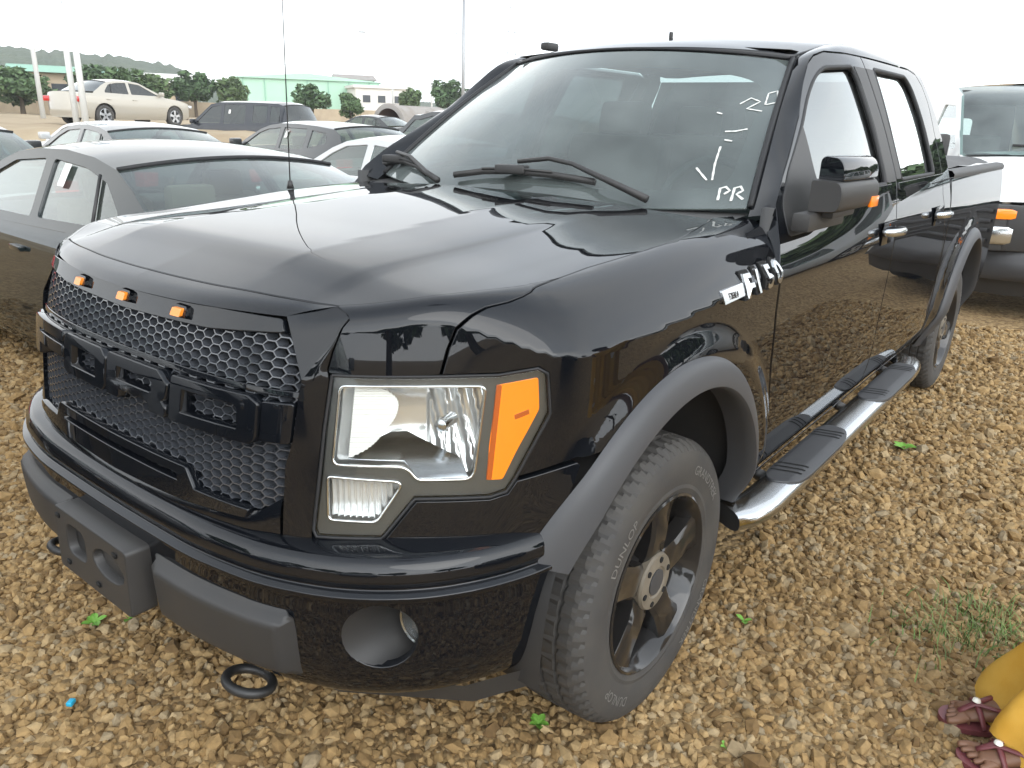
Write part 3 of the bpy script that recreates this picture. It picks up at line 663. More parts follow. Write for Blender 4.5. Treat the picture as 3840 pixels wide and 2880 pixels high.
def door(outline, win, hx, lab):
    for mir in (False, True):
        o = put('door', panel_data(inset(outline, .003), Aside, .035, .012, holes=[win], thick=.035), 'paint_black', truck, mir)
        if not mir: o['label'] = lab
        put('window_glass', panel_data(inset(win, -.004), off_fn(Aside, -.016), .06, .05, thick=.004, roll=.001), 'glass_tint', o, mir)
        pts = [Vector(off_fn(Aside, -.006)(*p)) for p in dense(win, .03)]; pts.append(pts[0]); v = tube(pts, .010, 6, False); mk('window_seal', *(v if not mir else mirror(v)), 'rubber_seal', o)
        # strap handle
        P = [(hx, -.984, 1.165), (hx + .02, -1.012, 1.166), (hx + .08, -1.028, 1.165), (hx + .16, -1.028, 1.162), (hx + .215, -1.012, 1.160), (hx + .235, -.984, 1.158)]
        v = join([tube(res(P, 14), [.009] + [.011] * 12 + [.009], 10, True, 1.4)]); mk('handle', *(v if not mir else mirror(v)), 'chrome_dull', o)
        v = box((hx + .12, -.980, 1.155), (.19, .004, .085), None, .0015); mk('handle_cup', *(v if not mir else mirror(v)), 'gloss_black', o)
        # belt moulding
        x0, x1 = min(p[0] for p in win), max(p[0] for p in win)
        bl = [(max(x0, 1.06), 1.326), (x1 + .05, 1.336), (x1 + .05, 1.312), (max(x0, 1.06), 1.300)] if x0 < 1 else [(x0 - .07, 1.336), (x1 + .17, 1.345), (x1 + .17, 1.322), (x0 - .07, 1.312)]
        put('belt_moulding', panel_data(bl, off_fn(Aside, .006), .05, .008, thick=.01), 'chrome_dull' if False else 'gloss_black', o, mir)
door(D1, W1, 1.56, 'front door with its mirror folded back'); door(D2, W2, 2.50, 'rear door behind the driver')
# B-pillar appliques
for mir in (False, True):
    put('pillar_trim', panel_data([(1.672, 1.345), (1.800, 1.345), (1.802, 1.503), (1.794, 1.663), (1.797, 1.765), (1.672, 1.765), (1.684, 1.72), (1.686, 1.54)], off_fn(Aside, .0018), .03, .03, thick=.003, roll=.001), 'dark_plastic', truck, mir)
    put('pillar_trim', panel_data([(1.818, 1.352), (1.892, 1.352), (1.886, 1.564), (1.914, 1.766), (1.815, 1.766), (1.812, 1.663), (1.820, 1.503)], off_fn(Aside, .0018), .03, .03, thick=.003, roll=.001), 'dark_plastic', truck, mir)
# cab corner behind the rear door, rocker
CABR = [(2.706, .468), (2.806, .60), (2.866, .70), (2.901, .80), (2.901, .98), (2.836, 1.10), (2.726, 1.25), (2.706, 1.3575), (2.737, 1.5405), (2.782, 1.67), (2.774, 1.748), (2.714, 1.802), (2.60, 1.818), (2.60, 1.835), (2.76, 1.835), (2.825, 1.795), (2.845, 1.75), (2.872, 1.60), (2.878, 1.504), (2.868, 1.352), (2.915, 1.22), (2.92, .9), (2.92, .45)]
for mir in (False, True):
    put('cab_corner', panel_data(CABR, Aside, .03, .03, thick=.05), 'paint_black', truck, mir)
    put('rocker', panel_data([(.50, .458), (2.92, .458), (2.92, .40), (.50, .40)], Aside, .1, .02, thick=.05), 'paint_black', truck, mir)
# ---- roof, pillars, windscreen
rp_ = [(1.205 + .14 * (y / .63) ** 2, y) for y in np.linspace(-.63, .63, 24)] + [(1.60, .655), (2.0, .668), (2.5, .668), (2.78, .65), (2.84, .58), (2.86, .3), (2.865, 0), (2.86, -.3), (2.84, -.58), (2.78, -.65), (2.5, -.668), (2.0, -.668), (1.60, -.655)]
put('roof', panel_data(rp_, Roof, .05, .03, thick=.05, out=1), 'paint_black', truck)
for mir in (False, True):
    # roof rail between door tops and roof, running down as the A pillar
    inner = [WS(-1.0, v) for v in np.linspace(-.05, 1.0, 16)] + [Roof(x, -(.645 + .02 * sstep(1.4, 2, x))) for x in np.linspace(1.45, 2.78, 12)]
    fr = [(.610, 1.283)] + A_FR[1:] + [(1.9, 1.812), (2.2, 1.814), (2.60, 1.814), (2.72, 1.803)]
    outer = [Aside(x, z + .004) for x, z in fr]; outer = [(p[0], p[1] - .001, p[2]) for p in outer]
    A = res(inner, 44); B = res(outer, 44)
    V, F = [], []
    for a, b in zip(A, B):
        mid = (a + b) / 2 + Vector((-.004, -.012, .010))
        for k in range(7):
            t = k / 6; p = a * (1 - t) ** 2 + mid * 2 * t * (1 - t) + b * t * t; V.append(tuple(p))
    m = 7
    for i in range(len(A) - 1):
        for j in range(m - 1): F.append((i * m + j, i * m + j + 1, (i + 1) * m + j + 1, (i + 1) * m + j))
    vf = (V, F); vf = vf if not mir else mirror(vf); mk('roof_rail', *vf, 'paint_black', truck)
wsd = panel_data([(-.985, 0), (.985, 0), (.985, .985), (-.985, .985)], lambda u, v: WS(u, v), .06, .06, thick=.006, out=-1, roll=.001)
wso = put('windscreen', wsd, 'glass_wind', truck)
IN = rnd([(-.90, .10), (.90, .10), (.93, .80), (.62, .865), (-.62, .865), (-.93, .80)], [.12, .12, .2, .3, .3, .2], 6)
put('frit_border', panel_data([(-.985, 0), (.985, 0), (.985, .985), (-.985, .985)], lambda u, v: WS(u, v, -.006), .05, .05, holes=[IN], thick=.002, out=-1, roll=.0005), 'rubber_seal', wso)
for sgn in (-1, 1):
    v = tube([WS(sgn * 1.0, k, .004) for k in np.linspace(0, 1, 16)], .010, 6); mk('windscreen_trim', *v, 'rubber_seal', truck)
mk('windscreen_trim', *tube([WS(u, 1.0, .003) for u in np.linspace(-1, 1, 24)], .006, 6), 'rubber_seal', truck)
# chalk marks on the screen
wf = lambda u, v: WS(u, v, .0025)
def px(pts): return [( -p[0], p[1]) for p in pts]
marks = {'chalk_letter_P': [(.905, .050), (.893, .115), (.90, .128), (.925, .118), (.925, .095), (.90, .085)], }
def ws_uv(x, y, z):
    v = (z - 1.275) / .53
    for _ in range(20):
        u = y / (.805 - .175 * v); v = (z - (1.268 + .032 * u * u)) / (.537 - .069 * u * u)
    return u, v
def chalk(name, pts3, wd=.012, lab=None):
    path = dense([ws_uv(*p) for p in pts3], .02, False); o = mk(name, *stroke(path, wd, wf), 'white_mark', wso, smooth=False)
    if lab: o['label'] = lab
chalk('chalk_mark', [(.654, -.705, 1.312), (.69, -.692, 1.342), (.70, -.705, 1.347), (.69, -.722, 1.338), (.675, -.712, 1.328)], .009, 'white chalk letter P low on the windscreen')
chalk('chalk_mark', [(.66, -.742, 1.312), (.70, -.731, 1.345), (.71, -.745, 1.350), (.70, -.758, 1.340), (.685, -.746, 1.330), (.69, -.772, 1.318)], .009, 'white chalk letter R low on the windscreen')
chalk('chalk_mark', [(.73, -.587, 1.393), (.699, -.640, 1.361)], .008); chalk('chalk_mark', [(.83, -.617, 1.455), (.76, -.634, 1.405), (.702, -.655, 1.362)], .008)
chalk('chalk_mark', [(1.045, -.585, 1.590), (1.075, -.605, 1.612), (1.07, -.640, 1.600), (1.03, -.615, 1.575), (1.03, -.665, 1.568)], .007, 'white chalk digit 2 near the windscreen corner')
chalk('chalk_mark', [(1.075, -.660, 1.590), (1.12, -.645, 1.630), (1.145, -.665, 1.640), (1.10, -.690, 1.600), (1.075, -.662, 1.590)], .007, 'white chalk digit 0 near the windscreen corner')
chalk('chalk_mark', [(1.0, -.535, 1.56), (1.0, -.555, 1.555)], .008); chalk('chalk_mark', [(.93, -.60, 1.50), (.93, -.63, 1.502), (.95, -.66, 1.51)], .008); chalk('chalk_mark', [(.90, -.615, 1.475), (.895, -.64, 1.472)], .008)
# cowl and wipers
mk('cowl', *gridf(lambda u, v: (.455 + .04 * (2 * u - 1) ** 2 + v * (.10 + .10 * (2 * u - 1) ** 2), (u - .5) * 1.6, 1.268 + .012 * v), 20, 2), 'dark_plastic', truck)
def wiper(B, A, K, name):
    """B blade points, A arm points"""
    o = mk(name, *join([tube([Vector(WS(*ws_uv(*p), .022)) for p in B], .009, 6, True, 1.4)]), 'dark_plastic', truck)
    mk('wiper_arm', *tube([Vector(WS(*ws_uv(*p), off)) for p, off in A], [.008] * (len(A) - 2) + [.010, .013], 8), 'dark_plastic', o)
    c = Vector(WS(*ws_uv(*K), .03)); mk('wiper_clip', *box(tuple(c), (.06, .11, .03), rz(.3), .006), 'dark_plastic', o)
    mk('wiper_spoiler', *tube([Vector(WS(*ws_uv(*p), .034)) for p in B[1:-1]], .005, 6), 'dark_plastic', o)
wiper([(.539, .283, 1.311), (.548, .15, 1.330), (.558, .02, 1.338), (.565, -.15, 1.336), (.565, -.316, 1.325)], [((.575, .0, 1.352), .045), ((.595, -.12, 1.363), .05), ((.59, -.22, 1.352), .05), ((.565, -.35, 1.320), .05), ((.55, -.52, 1.285), .03)], (.558, .02, 1.338), 'wiper')
wiper([(.655, .90, 1.300), (.66, .80, 1.325), (.64, .68, 1.335), (.60, .55, 1.325), (.57, .45, 1.305)], [((.67, .74, 1.345), .05), ((.62, .60, 1.335), .05), ((.56, .43, 1.300), .04), ((.53, .34, 1.285), .03)], (.665, .74, 1.335), 'wiper')

# ---- mirror folded back along the driver window
def prof_x(poly, x0, x1, taper=0.):
    n = len(poly); V = []
    xs = [x0, x0 + .012, x0 + (x1 - x0) * .5, x1 - .02, x1]
    sc = [.93, 1, 1, .97 - taper, .86 - taper]; cy = sum(p[0] for p in poly) / n; cz = sum(p[1] for p in poly) / n
    for x, s in zip(xs, sc): V += [(x, cy + (p[0] - cy) * s - (x - x0) * .03, cz + (p[1] - cz) * s) for p in poly]
    F = [(i * n + k, i * n + (k + 1) % n, (i + 1) * n + (k + 1) % n, (i + 1) * n + k) for i in range(4) for k in range(n)]
    return V, F + [tuple(range(n))[::-1], tuple(range(4 * n, 5 * n))]
def mirror_arm(mir):
    f = (lambda v: mirror(v)) if mir else (lambda v: v)
    lowp = rnd([(-.965, 1.300), (-1.055, 1.305), (-1.062, 1.360), (-1.050, 1.392), (-.965, 1.396)], [.01, .02, .03, .02, .01])
    o = mk('wing_mirror', *f(prof_x(lowp, .69, 1.06)), 'dark_plastic', truck, sharp=35)
    if not mir: o['label'] = 'wing mirror folded flat against the driver window'
    capp = rnd([(-.975, 1.392), (-1.050, 1.392), (-1.048, 1.430), (-1.030, 1.458), (-.975, 1.462)], [.004, .004, .03, .03, .02])
    mk('mirror_cap', *f(prof_x(capp, .72, 1.055)), 'paint_black', o, sharp=35)
    mk('mirror_indicator', *f(box((1.015, -1.066, 1.322), (.075, .010, .034), rz(-.03), .003)), 'amber', o, sharp=35)
    mk('mirror_foot', *f(join([box((.80, -.972, 1.275), (.34, .055, .055), None, .012), box((.84, -.995, 1.297), (.22, .075, .03), None, .01)])), 'dark_plastic', o, sharp=35)
    sail = panel_data(rnd([(.655, 1.230), (1.02, 1.236), (1.08, 1.28), (.965, 1.37), (1.03, 1.540), (.78, 1.405), (.685, 1.32)], [.02, .02, .03, .06, .01, .05, .03]), off_fn(Aside, .004), .03, .03, thick=.02)
    put('mirror_sail', sail, 'dark_plastic', o, mir)
mirror_arm(False)

# ---- running boards
def board(mir):
    f = (lambda v: mirror(v)) if mir else (lambda v: v)
    path = [(.40, -.955, .415), (.45, -.982, .415), (.53, -1.0, .415), (.70, -1.002, .415), (1.5, -1.0, .415), (2.3, -1.0, .415), (2.46, -.998, .415), (2.55, -.985, .415), (2.60, -.965, .415)]
    V, F = [], []; n = 16; P = res(path, 40)
    for i, p in enumerate(P):
        t = (P[min(i + 1, 39)] - P[max(i - 1, 0)]).normalized(); a = Vector((t.y, -t.x, 0))
        for k in range(n):
            g = 2 * math.pi * k / n; c, s = math.cos(g), math.sin(g); c = math.copysign(abs(c) ** .75, c); s = math.copysign(abs(s) ** .75, s)
            V.append(tuple(p + a * (c * .064) + Vector((0, 0, s * .033))))
    F = [(i * n + k, i * n + (k + 1) % n, (i + 1) * n + (k + 1) % n, (i + 1) * n + k) for i in range(39) for k in range(n)]
    o = mk('running_board', *f((V, F)), 'chrome_dull', truck)
    for q_ in (V[:n], V[-n:]): mk('board_cap', *f((q_, [tuple(range(n))])), 'dark_plastic', o, smooth=False)
    for x0, x1 in ((.66, 1.31), (1.72, 2.43)):
        pp = rnd([(x0 + .06, -.948), (x0, -.985), (x0 + .05, -1.058), (x0 + .16, -1.068), (x1 - .10, -1.068), (x1 - .01, -1.045), (x1, -.975), (x1 - .05, -.948)], .04)
        def top(u, v): return (u, v, .4505 - .55 * max(0, abs(v + 1.0) - .034) ** 1.25 + (.0025 if True else 0))
        q = put('step_pad', panel_data(pp, top, .02, .012, thick=.02, out=1, roll=.004), 'grey_plastic', o, mir)
        for xx in (x0 + .10, x0 + .135, x0 + .17, x1 - .08, x1 - .11, x1 - .14):
            mk('tread_groove', *f(join([gridf(lambda a, b, xx=xx: (lambda P: (P[0], P[1], P[2] + .0012))(top(xx + .010 * a + (b - .5) * .03, -.955 - .095 * b)), 1, 8)])), 'void_black', q, smooth=False)
    for x in (.75, 1.65, 2.35): mk('board_bracket', *f(tube([(x, -.98, .405), (x, -.75, .46)], .02, 6)), 'dark_plastic', o)
board(False); board(True)

# ---- bed, cover, tail
bx0, bx1 = 2.945, 4.775
bed_o = [(bx0, .455), (3.10, .455)] + [(3.683 + .505 * math.cos(R_(g)), .43 + .54 * math.sin(R_(g))) for g in range(177, -2, -7)] + [(4.25, .47), (4.70, .50), (bx1, .60), (bx1, 1.315), (bx0, 1.315)]
for mir in (False, True):
    put('bed_side', panel_data(bed_o, BedSide, .04, .03, thick=.05), 'paint_black', truck, mir)
    def rail(u, v): x = bx0 + (bx1 - bx0) * u; a = -Aside(x, 1.315)[1] + .006; P = [(a, 1.312), (a + .003, 1.335), (a - .012, 1.352), (a - .05, 1.356), (a - .09, 1.345)]; i = min(3, int(v * 4)); t = v * 4 - i; return (x, -(P[i][0] + (P[i + 1][0] - P[i][0]) * t), P[i][1] + (P[i + 1][1] - P[i][1]) * t)
    v = gridf(rail, 8, 8); mk('bed_rail', *(v if not mir else mirror(v)), 'dark_plastic', truck, sharp=50)
def cover(u, v): x = bx0 + .01 + (bx1 - bx0 - .03) * u; y = (v - .5) * 1.70; e = min(v, 1 - v, .5); return (x, y, 1.352 + .028 * sstep(0, .05, e) + .008 * math.sin(math.pi * v) + .004 * math.sin(u * 19))
cv = gridf(cover, 30, 30); mk('bed_cover', *cv, 'dark_plastic', truck)
mk('tailgate', *box((bx1 - .02, 0, .96), (.06, 1.72, .72), None, .01), 'paint_black', truck)
mk('rear_bumper', *box((bx1 + .07, 0, .60), (.16, 1.86, .20), None, .02), 'chrome_dull', truck)
mk('cab_back', *gridf(lambda u, v: (2.86 - .05 * v, (u - .5) * (1.84 - .48 * max(0, v - .45) * 1.8), .55 + 1.22 * v), 8, 8), 'paint_black', truck)
for sg in (1, -1):
    tl = mk('tail_lamp', *box((bx1 - .045, -sg * .872, 1.02), (.10, .16, .38), None, .012), 'red_lamp', truck)
# chassis floor, closes the underside
mk('underbody', *join([box((1.95, 0, .52), (5.2, 1.1, .22)), box((1.85, 0, .47), (1.9, 1.7, .10)), box((4.3, 0, .62), (.9, 1.7, .1)), box((-.55, 0, .62), (.5, 1.1, .5))]), 'void_black', truck)
mk('axle', *join([tube([(-.02, -.75, .38), (-.02, .75, .38)], .05, 10), tube([(3.683, -.75, .38), (3.683, .75, .38)], .06, 10)]), 'steel_dark', truck)

# ---- wheels
def make_wheel(sg):
    """axis along y, outer face towards -y*sg ... built facing -y"""
    n = 240; prof = [(.238, -.118), (.247, -.128), (.262, -.134), (.272, -.1325), (.30, -.139), (.325, -.140), (.345, -.137), (.362, -.131), (.374, -.122), (.383, -.109), (.3875, -.098), (.389, -.072), (.3815, -.070), (.3815, -.063), (.390, -.061), (.3905, -.030), (.3825, -.028), (.3825, -.021), (.391, -.019), (.391, .019), (.3825, .021), (.3825, .028), (.3905, .030), (.390, .061), (.3815, .063), (.3815, .070), (.389, .072), (.3875, .098), (.383, .109), (.362, .131), (.325, .140), (.262, .134), (.238, .118)]
    V, F = lathe(prof, n); W = []
    for i, v in enumerate(V):
        r, h = prof[i // n]; k = i % n; a = math.atan2(v[2], v[0]); rr = math.hypot(v[0], v[2]); q = k + int(abs(h) * 60)
        if rr > .372 and abs(h) > .071 and q % 4 == 0: rr -= .0085
        elif rr > .388 and abs(h) < .062 and (q + 1) % 5 == 0: rr -= .006
        W.append((rr * math.cos(a), h * (1.14 if h > 0 else 1), rr * math.sin(a)))
    parts = [('tyre', (W, F), 'rubber', 19)]
    rim = lathe([(.2465, -.120), (.2475, -.131), (.241, -.134), (.234, -.126), (.229, -.108), (.215, -.09), (.205, .0), (.200, .10), (.245, .115)], 64)
    parts.append(('rim', rim, 'rim_black', 35))
    V, F = [], []
    for k in range(5):
        g0 = R_(90 + 72 * k)
        def sp(r, w_, y): ca, sa = math.cos(g0), math.sin(g0); return (r * ca - w_ * sa, y, r * sa + w_ * ca)
        rows = [(.055, .046, -.100), (.085, .047, -.112), (.13, .044, -.116), (.18, .046, -.116), (.215, .055, -.118), (.236, .064, -.120)]
        b = len(V)
        for r, hw, y in rows:
            for ww, yy in ((-hw, y + .05), (-hw, y + .008), (-hw * .72, y), (hw * .72, y), (hw, y + .008), (hw, y + .05)): V.append(sp(r, ww, yy))
        for i in range(len(rows) - 1):
            for j in range(5): F.append((b + i * 6 + j, b + i * 6 + j + 1, b + (i + 1) * 6 + j + 1, b + (i + 1) * 6 + j))
    parts.append(('spokes', (V, F), 'rim_black', 30))
    parts.append(('hub_plate', lathe([(.20, -.02), (.10, -.045), (.085, -.085), (.0005, -.09)], 40), 'rim_black', 35))
    parts.append(('brake_disc', lathe([(.17, .03), (.17, .0), (.06, -.01)], 40), 'steel_dark', 35))
    cap = lathe([(.078, -.095), (.080, -.112), (.076, -.119), (.045, -.122), (.041, -.118), (.037, -.118), (.0005, -.120)], 40)
    parts.append(('centre_cap', cap, 'dusty_cap', 35))
    parts.append(('cap_logo_disc', lathe([(.036, -.1185), (.036, -.1215), (.0005, -.1225)], 32), 'grey_plastic', 35))
    lg = [tube([(.0625 * math.cos(R_(60 * k + 20)), -.119, .0625 * math.sin(R_(60 * k + 20))), (.0625 * math.cos(R_(60 * k + 20)), -.1228, .0625 * math.sin(R_(60 * k + 20)))], .0085, 10) for k in range(6)]
    parts.append(('lug_recess', join(lg), 'void_black', None))
    # raised lettering
    TV, TF = [], []
    for txt, mid, r in (('DUNLOP', 232, .312), ('GRANDTREK', 52, .312), ('DUNLOP', 142, .312), ('GRANDTREK', 322, .312)):
        v, f = text_mesh(txt, .036, 0, .0); b = len(TV)
        for x, y, z in v:
            a = R_(mid) - x / r; rr = r + y; TV.append((rr * math.cos(a), -.1412 + max(0, rr - .325) * .11, rr * math.sin(a)))
        TF += [tuple(i + b for i in q)[::-1] for q in f]
    parts.append(('sidewall_lettering', (TV, TF), 'sidewall_text', None))
    return parts
mat('sidewall_text', (.17, .165, .155), .6)
WP = make_wheel(1); wheel_meshes = {}
def place_wheel(x, y, spin, flip, lab):
    w_ = None
    for nm, vf, m, sh in WP:
        if nm not in wheel_meshes: wheel_meshes[nm] = mk(nm, *vf, m, None, smooth=sh is not None, sharp=sh).data; bpy.data.objects.remove(bpy.data.objects[wheel_meshes[nm].name] if wheel_meshes[nm].name in bpy.data.objects else bpy.data.objects[nm])
        o = bpy.data.objects.new('wheel' if nm == 'tyre' else nm, wheel_meshes[nm])
        if nm == 'tyre':
            w_ = link(o, truck); o.location = (x, y, .388); o.rotation_euler = (0, spin, math.pi if flip else 0); o['label'] = lab
        else: link(o, w_)
place_wheel(-.02, -.828, R_(4), False, 'front wheel with black spokes and dusty cap'); place_wheel(3.683, -.828, R_(33), False, 'rear wheel under the bed')
place_wheel(-.02, .828, .3, True, 'far-side front wheel'); place_wheel(3.683, .828, 1., True, 'far-side rear wheel')

# ---- badge, antenna, roof aerial
def badge_pt(u, v, w_): x = .155 + u; z = 1.135 + v; p = Aside(x, z); q = Body(s_of_x(x), z); return (x, q[1] - .002 - w_, z)
bo = mk('badge', *join([prism(rnd([(-.02, .012), (.10, .018), (.10, -.014), (-.02, -.020)], .004), badge_pt, .006)]), 'chrome_dull', truck, sharp=30)
bo['label'] = 'chrome F150 fender badge'
for i_, ch_ in enumerate('F150'):
    for gr_w, mat_, dz in ((.0075, 'void_black', .003), (.0018, 'chrome_dull', .010)):
        tv, tf = text_mesh(ch_, .082, .0045, gr_w); mk('badge_letter' if dz > .005 else 'badge_letter_base', [badge_pt(.125 + .066 * i_ + v[0] * 1.12 + v[1] * .12, .004 + v[1] + .004 * i_, dz + v[2]) for v in tv], tf, mat_, bo, smooth=False)
tv, tf = text_mesh('FX4', .022, .001, .0)
mk('badge_letters', [badge_pt(.035 + v[0], -.004 + v[1], .0075 + v[2]) for v in tv], tf, 'dark_plastic', bo, smooth=False)
mk('antenna', *join([tube([(.215, .842, 1.255), (.215, .842, 1.285)], [.014, .008], 8), tube([(.215, .842, 1.28), (.235, .846, 2.1)], [.0024, .0014], 6)]), 'dark_plastic', truck)
mk('roof_aerial', *join([box((1.62, .66, 1.868), (.09, .05, .035), None, .012)]), 'dark_plastic', truck, sharp=40)
mk('roof_marker', *box((1.55, -.02, 1.887), (.02, .012, .03), None, .004), 'dark_plastic', truck)

# ---- cabin
mk('dashboard', *gridf(lambda u, v: (.62 + .62 * v, (u - .5) * 1.5, 1.235 + .045 * math.sin(v * 2.2) - .03 * (2 * u - 1) ** 2 - (.30 * max(0, v - .85) / .15 if v > .85 else 0)), 16, 14), 'interior', truck)
g = np.linspace(0, 2 * math.pi, 33); sc_ = Vector((1.28, -.37, 1.235)); sx_, sz_ = Vector((0, 1, 0)), Vector((.42, 0, .90)).normalized()
sw = mk('steering_wheel', *tube([sc_ + sx_ * (.19 * math.cos(t)) + sz_ * (.19 * math.sin(t)) for t in g], .016, 8, False), 'interior', truck)
mk('wheel_hub', *join([box(tuple(sc_), (.05, .13, .12), None, .02), tube([sc_ + Vector((0, -.18, 0)), sc_ + Vector((0, .18, 0))], .016, 6)]), 'interior', sw)
def seat(x, y, wd):
    o = mk('seat', *join([box((x, y, .85), (.50, wd, .18), None, .05)]), 'seat_cloth', truck, sharp=50)
    r = Matrix.Rotation(R_(12), 3, 'Y'); mk('seat_back', *box((x + .27, y, 1.17), (.15, wd, .62), r, .05), 'seat_cloth', o, sharp=50)
    for dy in ((0,) if wd < .8 else (-.36, .36)): mk('headrest', *box((x + .35, y + dy, 1.55), (.10, .26, .17), r, .04), 'seat_cloth', o, sharp=50)
seat(1.55, -.38, .54); seat(1.55, .38, .54); seat(2.35, 0, 1.35)
mk('headliner', *gridf(lambda u, v: (1.32 + 1.45 * u, (v - .5) * 1.25, 1.80 + .03 * math.sin(math.pi * v)), 8, 8), 'seat_tan', truck)
mk('cabin_floor', *box((1.7, 0, .60), (2.3, 1.75, .04)), 'interior', truck)
mk('firewall', *box((.62, 0, .95), (.04, 1.6, .55)), 'interior', truck)
mk('door_card', *join([box((1.7, sg * .88, .98), (2.2, .03, .66)) for sg in (1, -1)]), 'interior', truck)
mk('rear_glass', *gridf(lambda u, v: (2.862 - .06 * v, (u - .5) * 1.2, 1.36 + .38 * v), 2, 2), 'glass_tint', truck)

# ------------------------------------------------------------------ ground
def ground_mat():
    m = bpy.data.materials.new('gravel_ground'); m.use_nodes = True; t = m.node_tree; b = t.nodes['Principled BSDF']; L = t.links.new
    co = N(t, 'ShaderNodeTexCoord')
    v = N(t, 'ShaderNodeTexVoronoi'); v.inputs['Scale'].default_value = 38; L(co.outputs['Object'], v.inputs['Vector'])
    r = N(t, 'ShaderNodeValToRGB'); e = r.color_ramp.elements; e[0].color = (.16, .095, .036, 1); e[1].color = (.40, .27, .125, 1); e[1].position = .9
    sep = N(t, 'ShaderNodeSeparateColor'); L(v.outputs['Color'], sep.inputs['Color']); L(sep.outputs['Red'], r.inputs['Fac'])
    n = N(t, 'ShaderNodeTexNoise'); n.inputs['Scale'].default_value = .35; n.inputs['Detail'].default_value = 6; L(co.outputs['Object'], n.inputs['Vector'])
    k = N(t, 'ShaderNodeMix', data_type='RGBA'); mr = N(t, 'ShaderNodeMapRange'); mr.inputs['From Min'].default_value = .45; mr.inputs['From Max'].default_value = .7; mr.inputs['To Max'].default_value = .5
    L(n.outputs['Fac'], mr.inputs['Value']); L(mr.outputs['Result'], k.inputs['Factor']); L(r.outputs['Color'], k.inputs['A']); k.inputs['B'].default_value = (.38, .27, .135, 1)
    L(k.outputs['Result'], b.inputs['Base Color']); b.inputs['Roughness'].default_value = .95
    d = N(t, 'ShaderNodeBump'); d.inputs['Strength'].default_value = .9; d.inputs['Distance'].default_value = .02; d.invert = True
    L(v.outputs['Distance'], d.inputs['Height']); L(d.outputs['Normal'], b.inputs['Normal']); MAT['gravel_ground'] = m
ground_mat()
mat('stone', (.2, .15, .09), .9, island=[(0, (.16, .095, .036)), (.25, (.27, .170, .068)), (.5, (.34, .220, .092)), (.75, (.38, .260, .122)), (.92, (.30, .235, .145)), (1, (.46, .33, .17))], noise=(60, .5, (.1, .1, .1)), bump=(250, .25, .002))
gs = []
for r0, r1, n in ((0, 4, 1), (4, 400, 1), (400, 3500, 1)): pass
mk('ground', [(-430, -430, 0), (550, -430, 0), (550, 550, 0), (-430, 550, 0)], [(0, 1, 2, 3)], 'gravel_ground', None, smooth=False)
tag(bpy.data.objects['ground'], kind='structure')
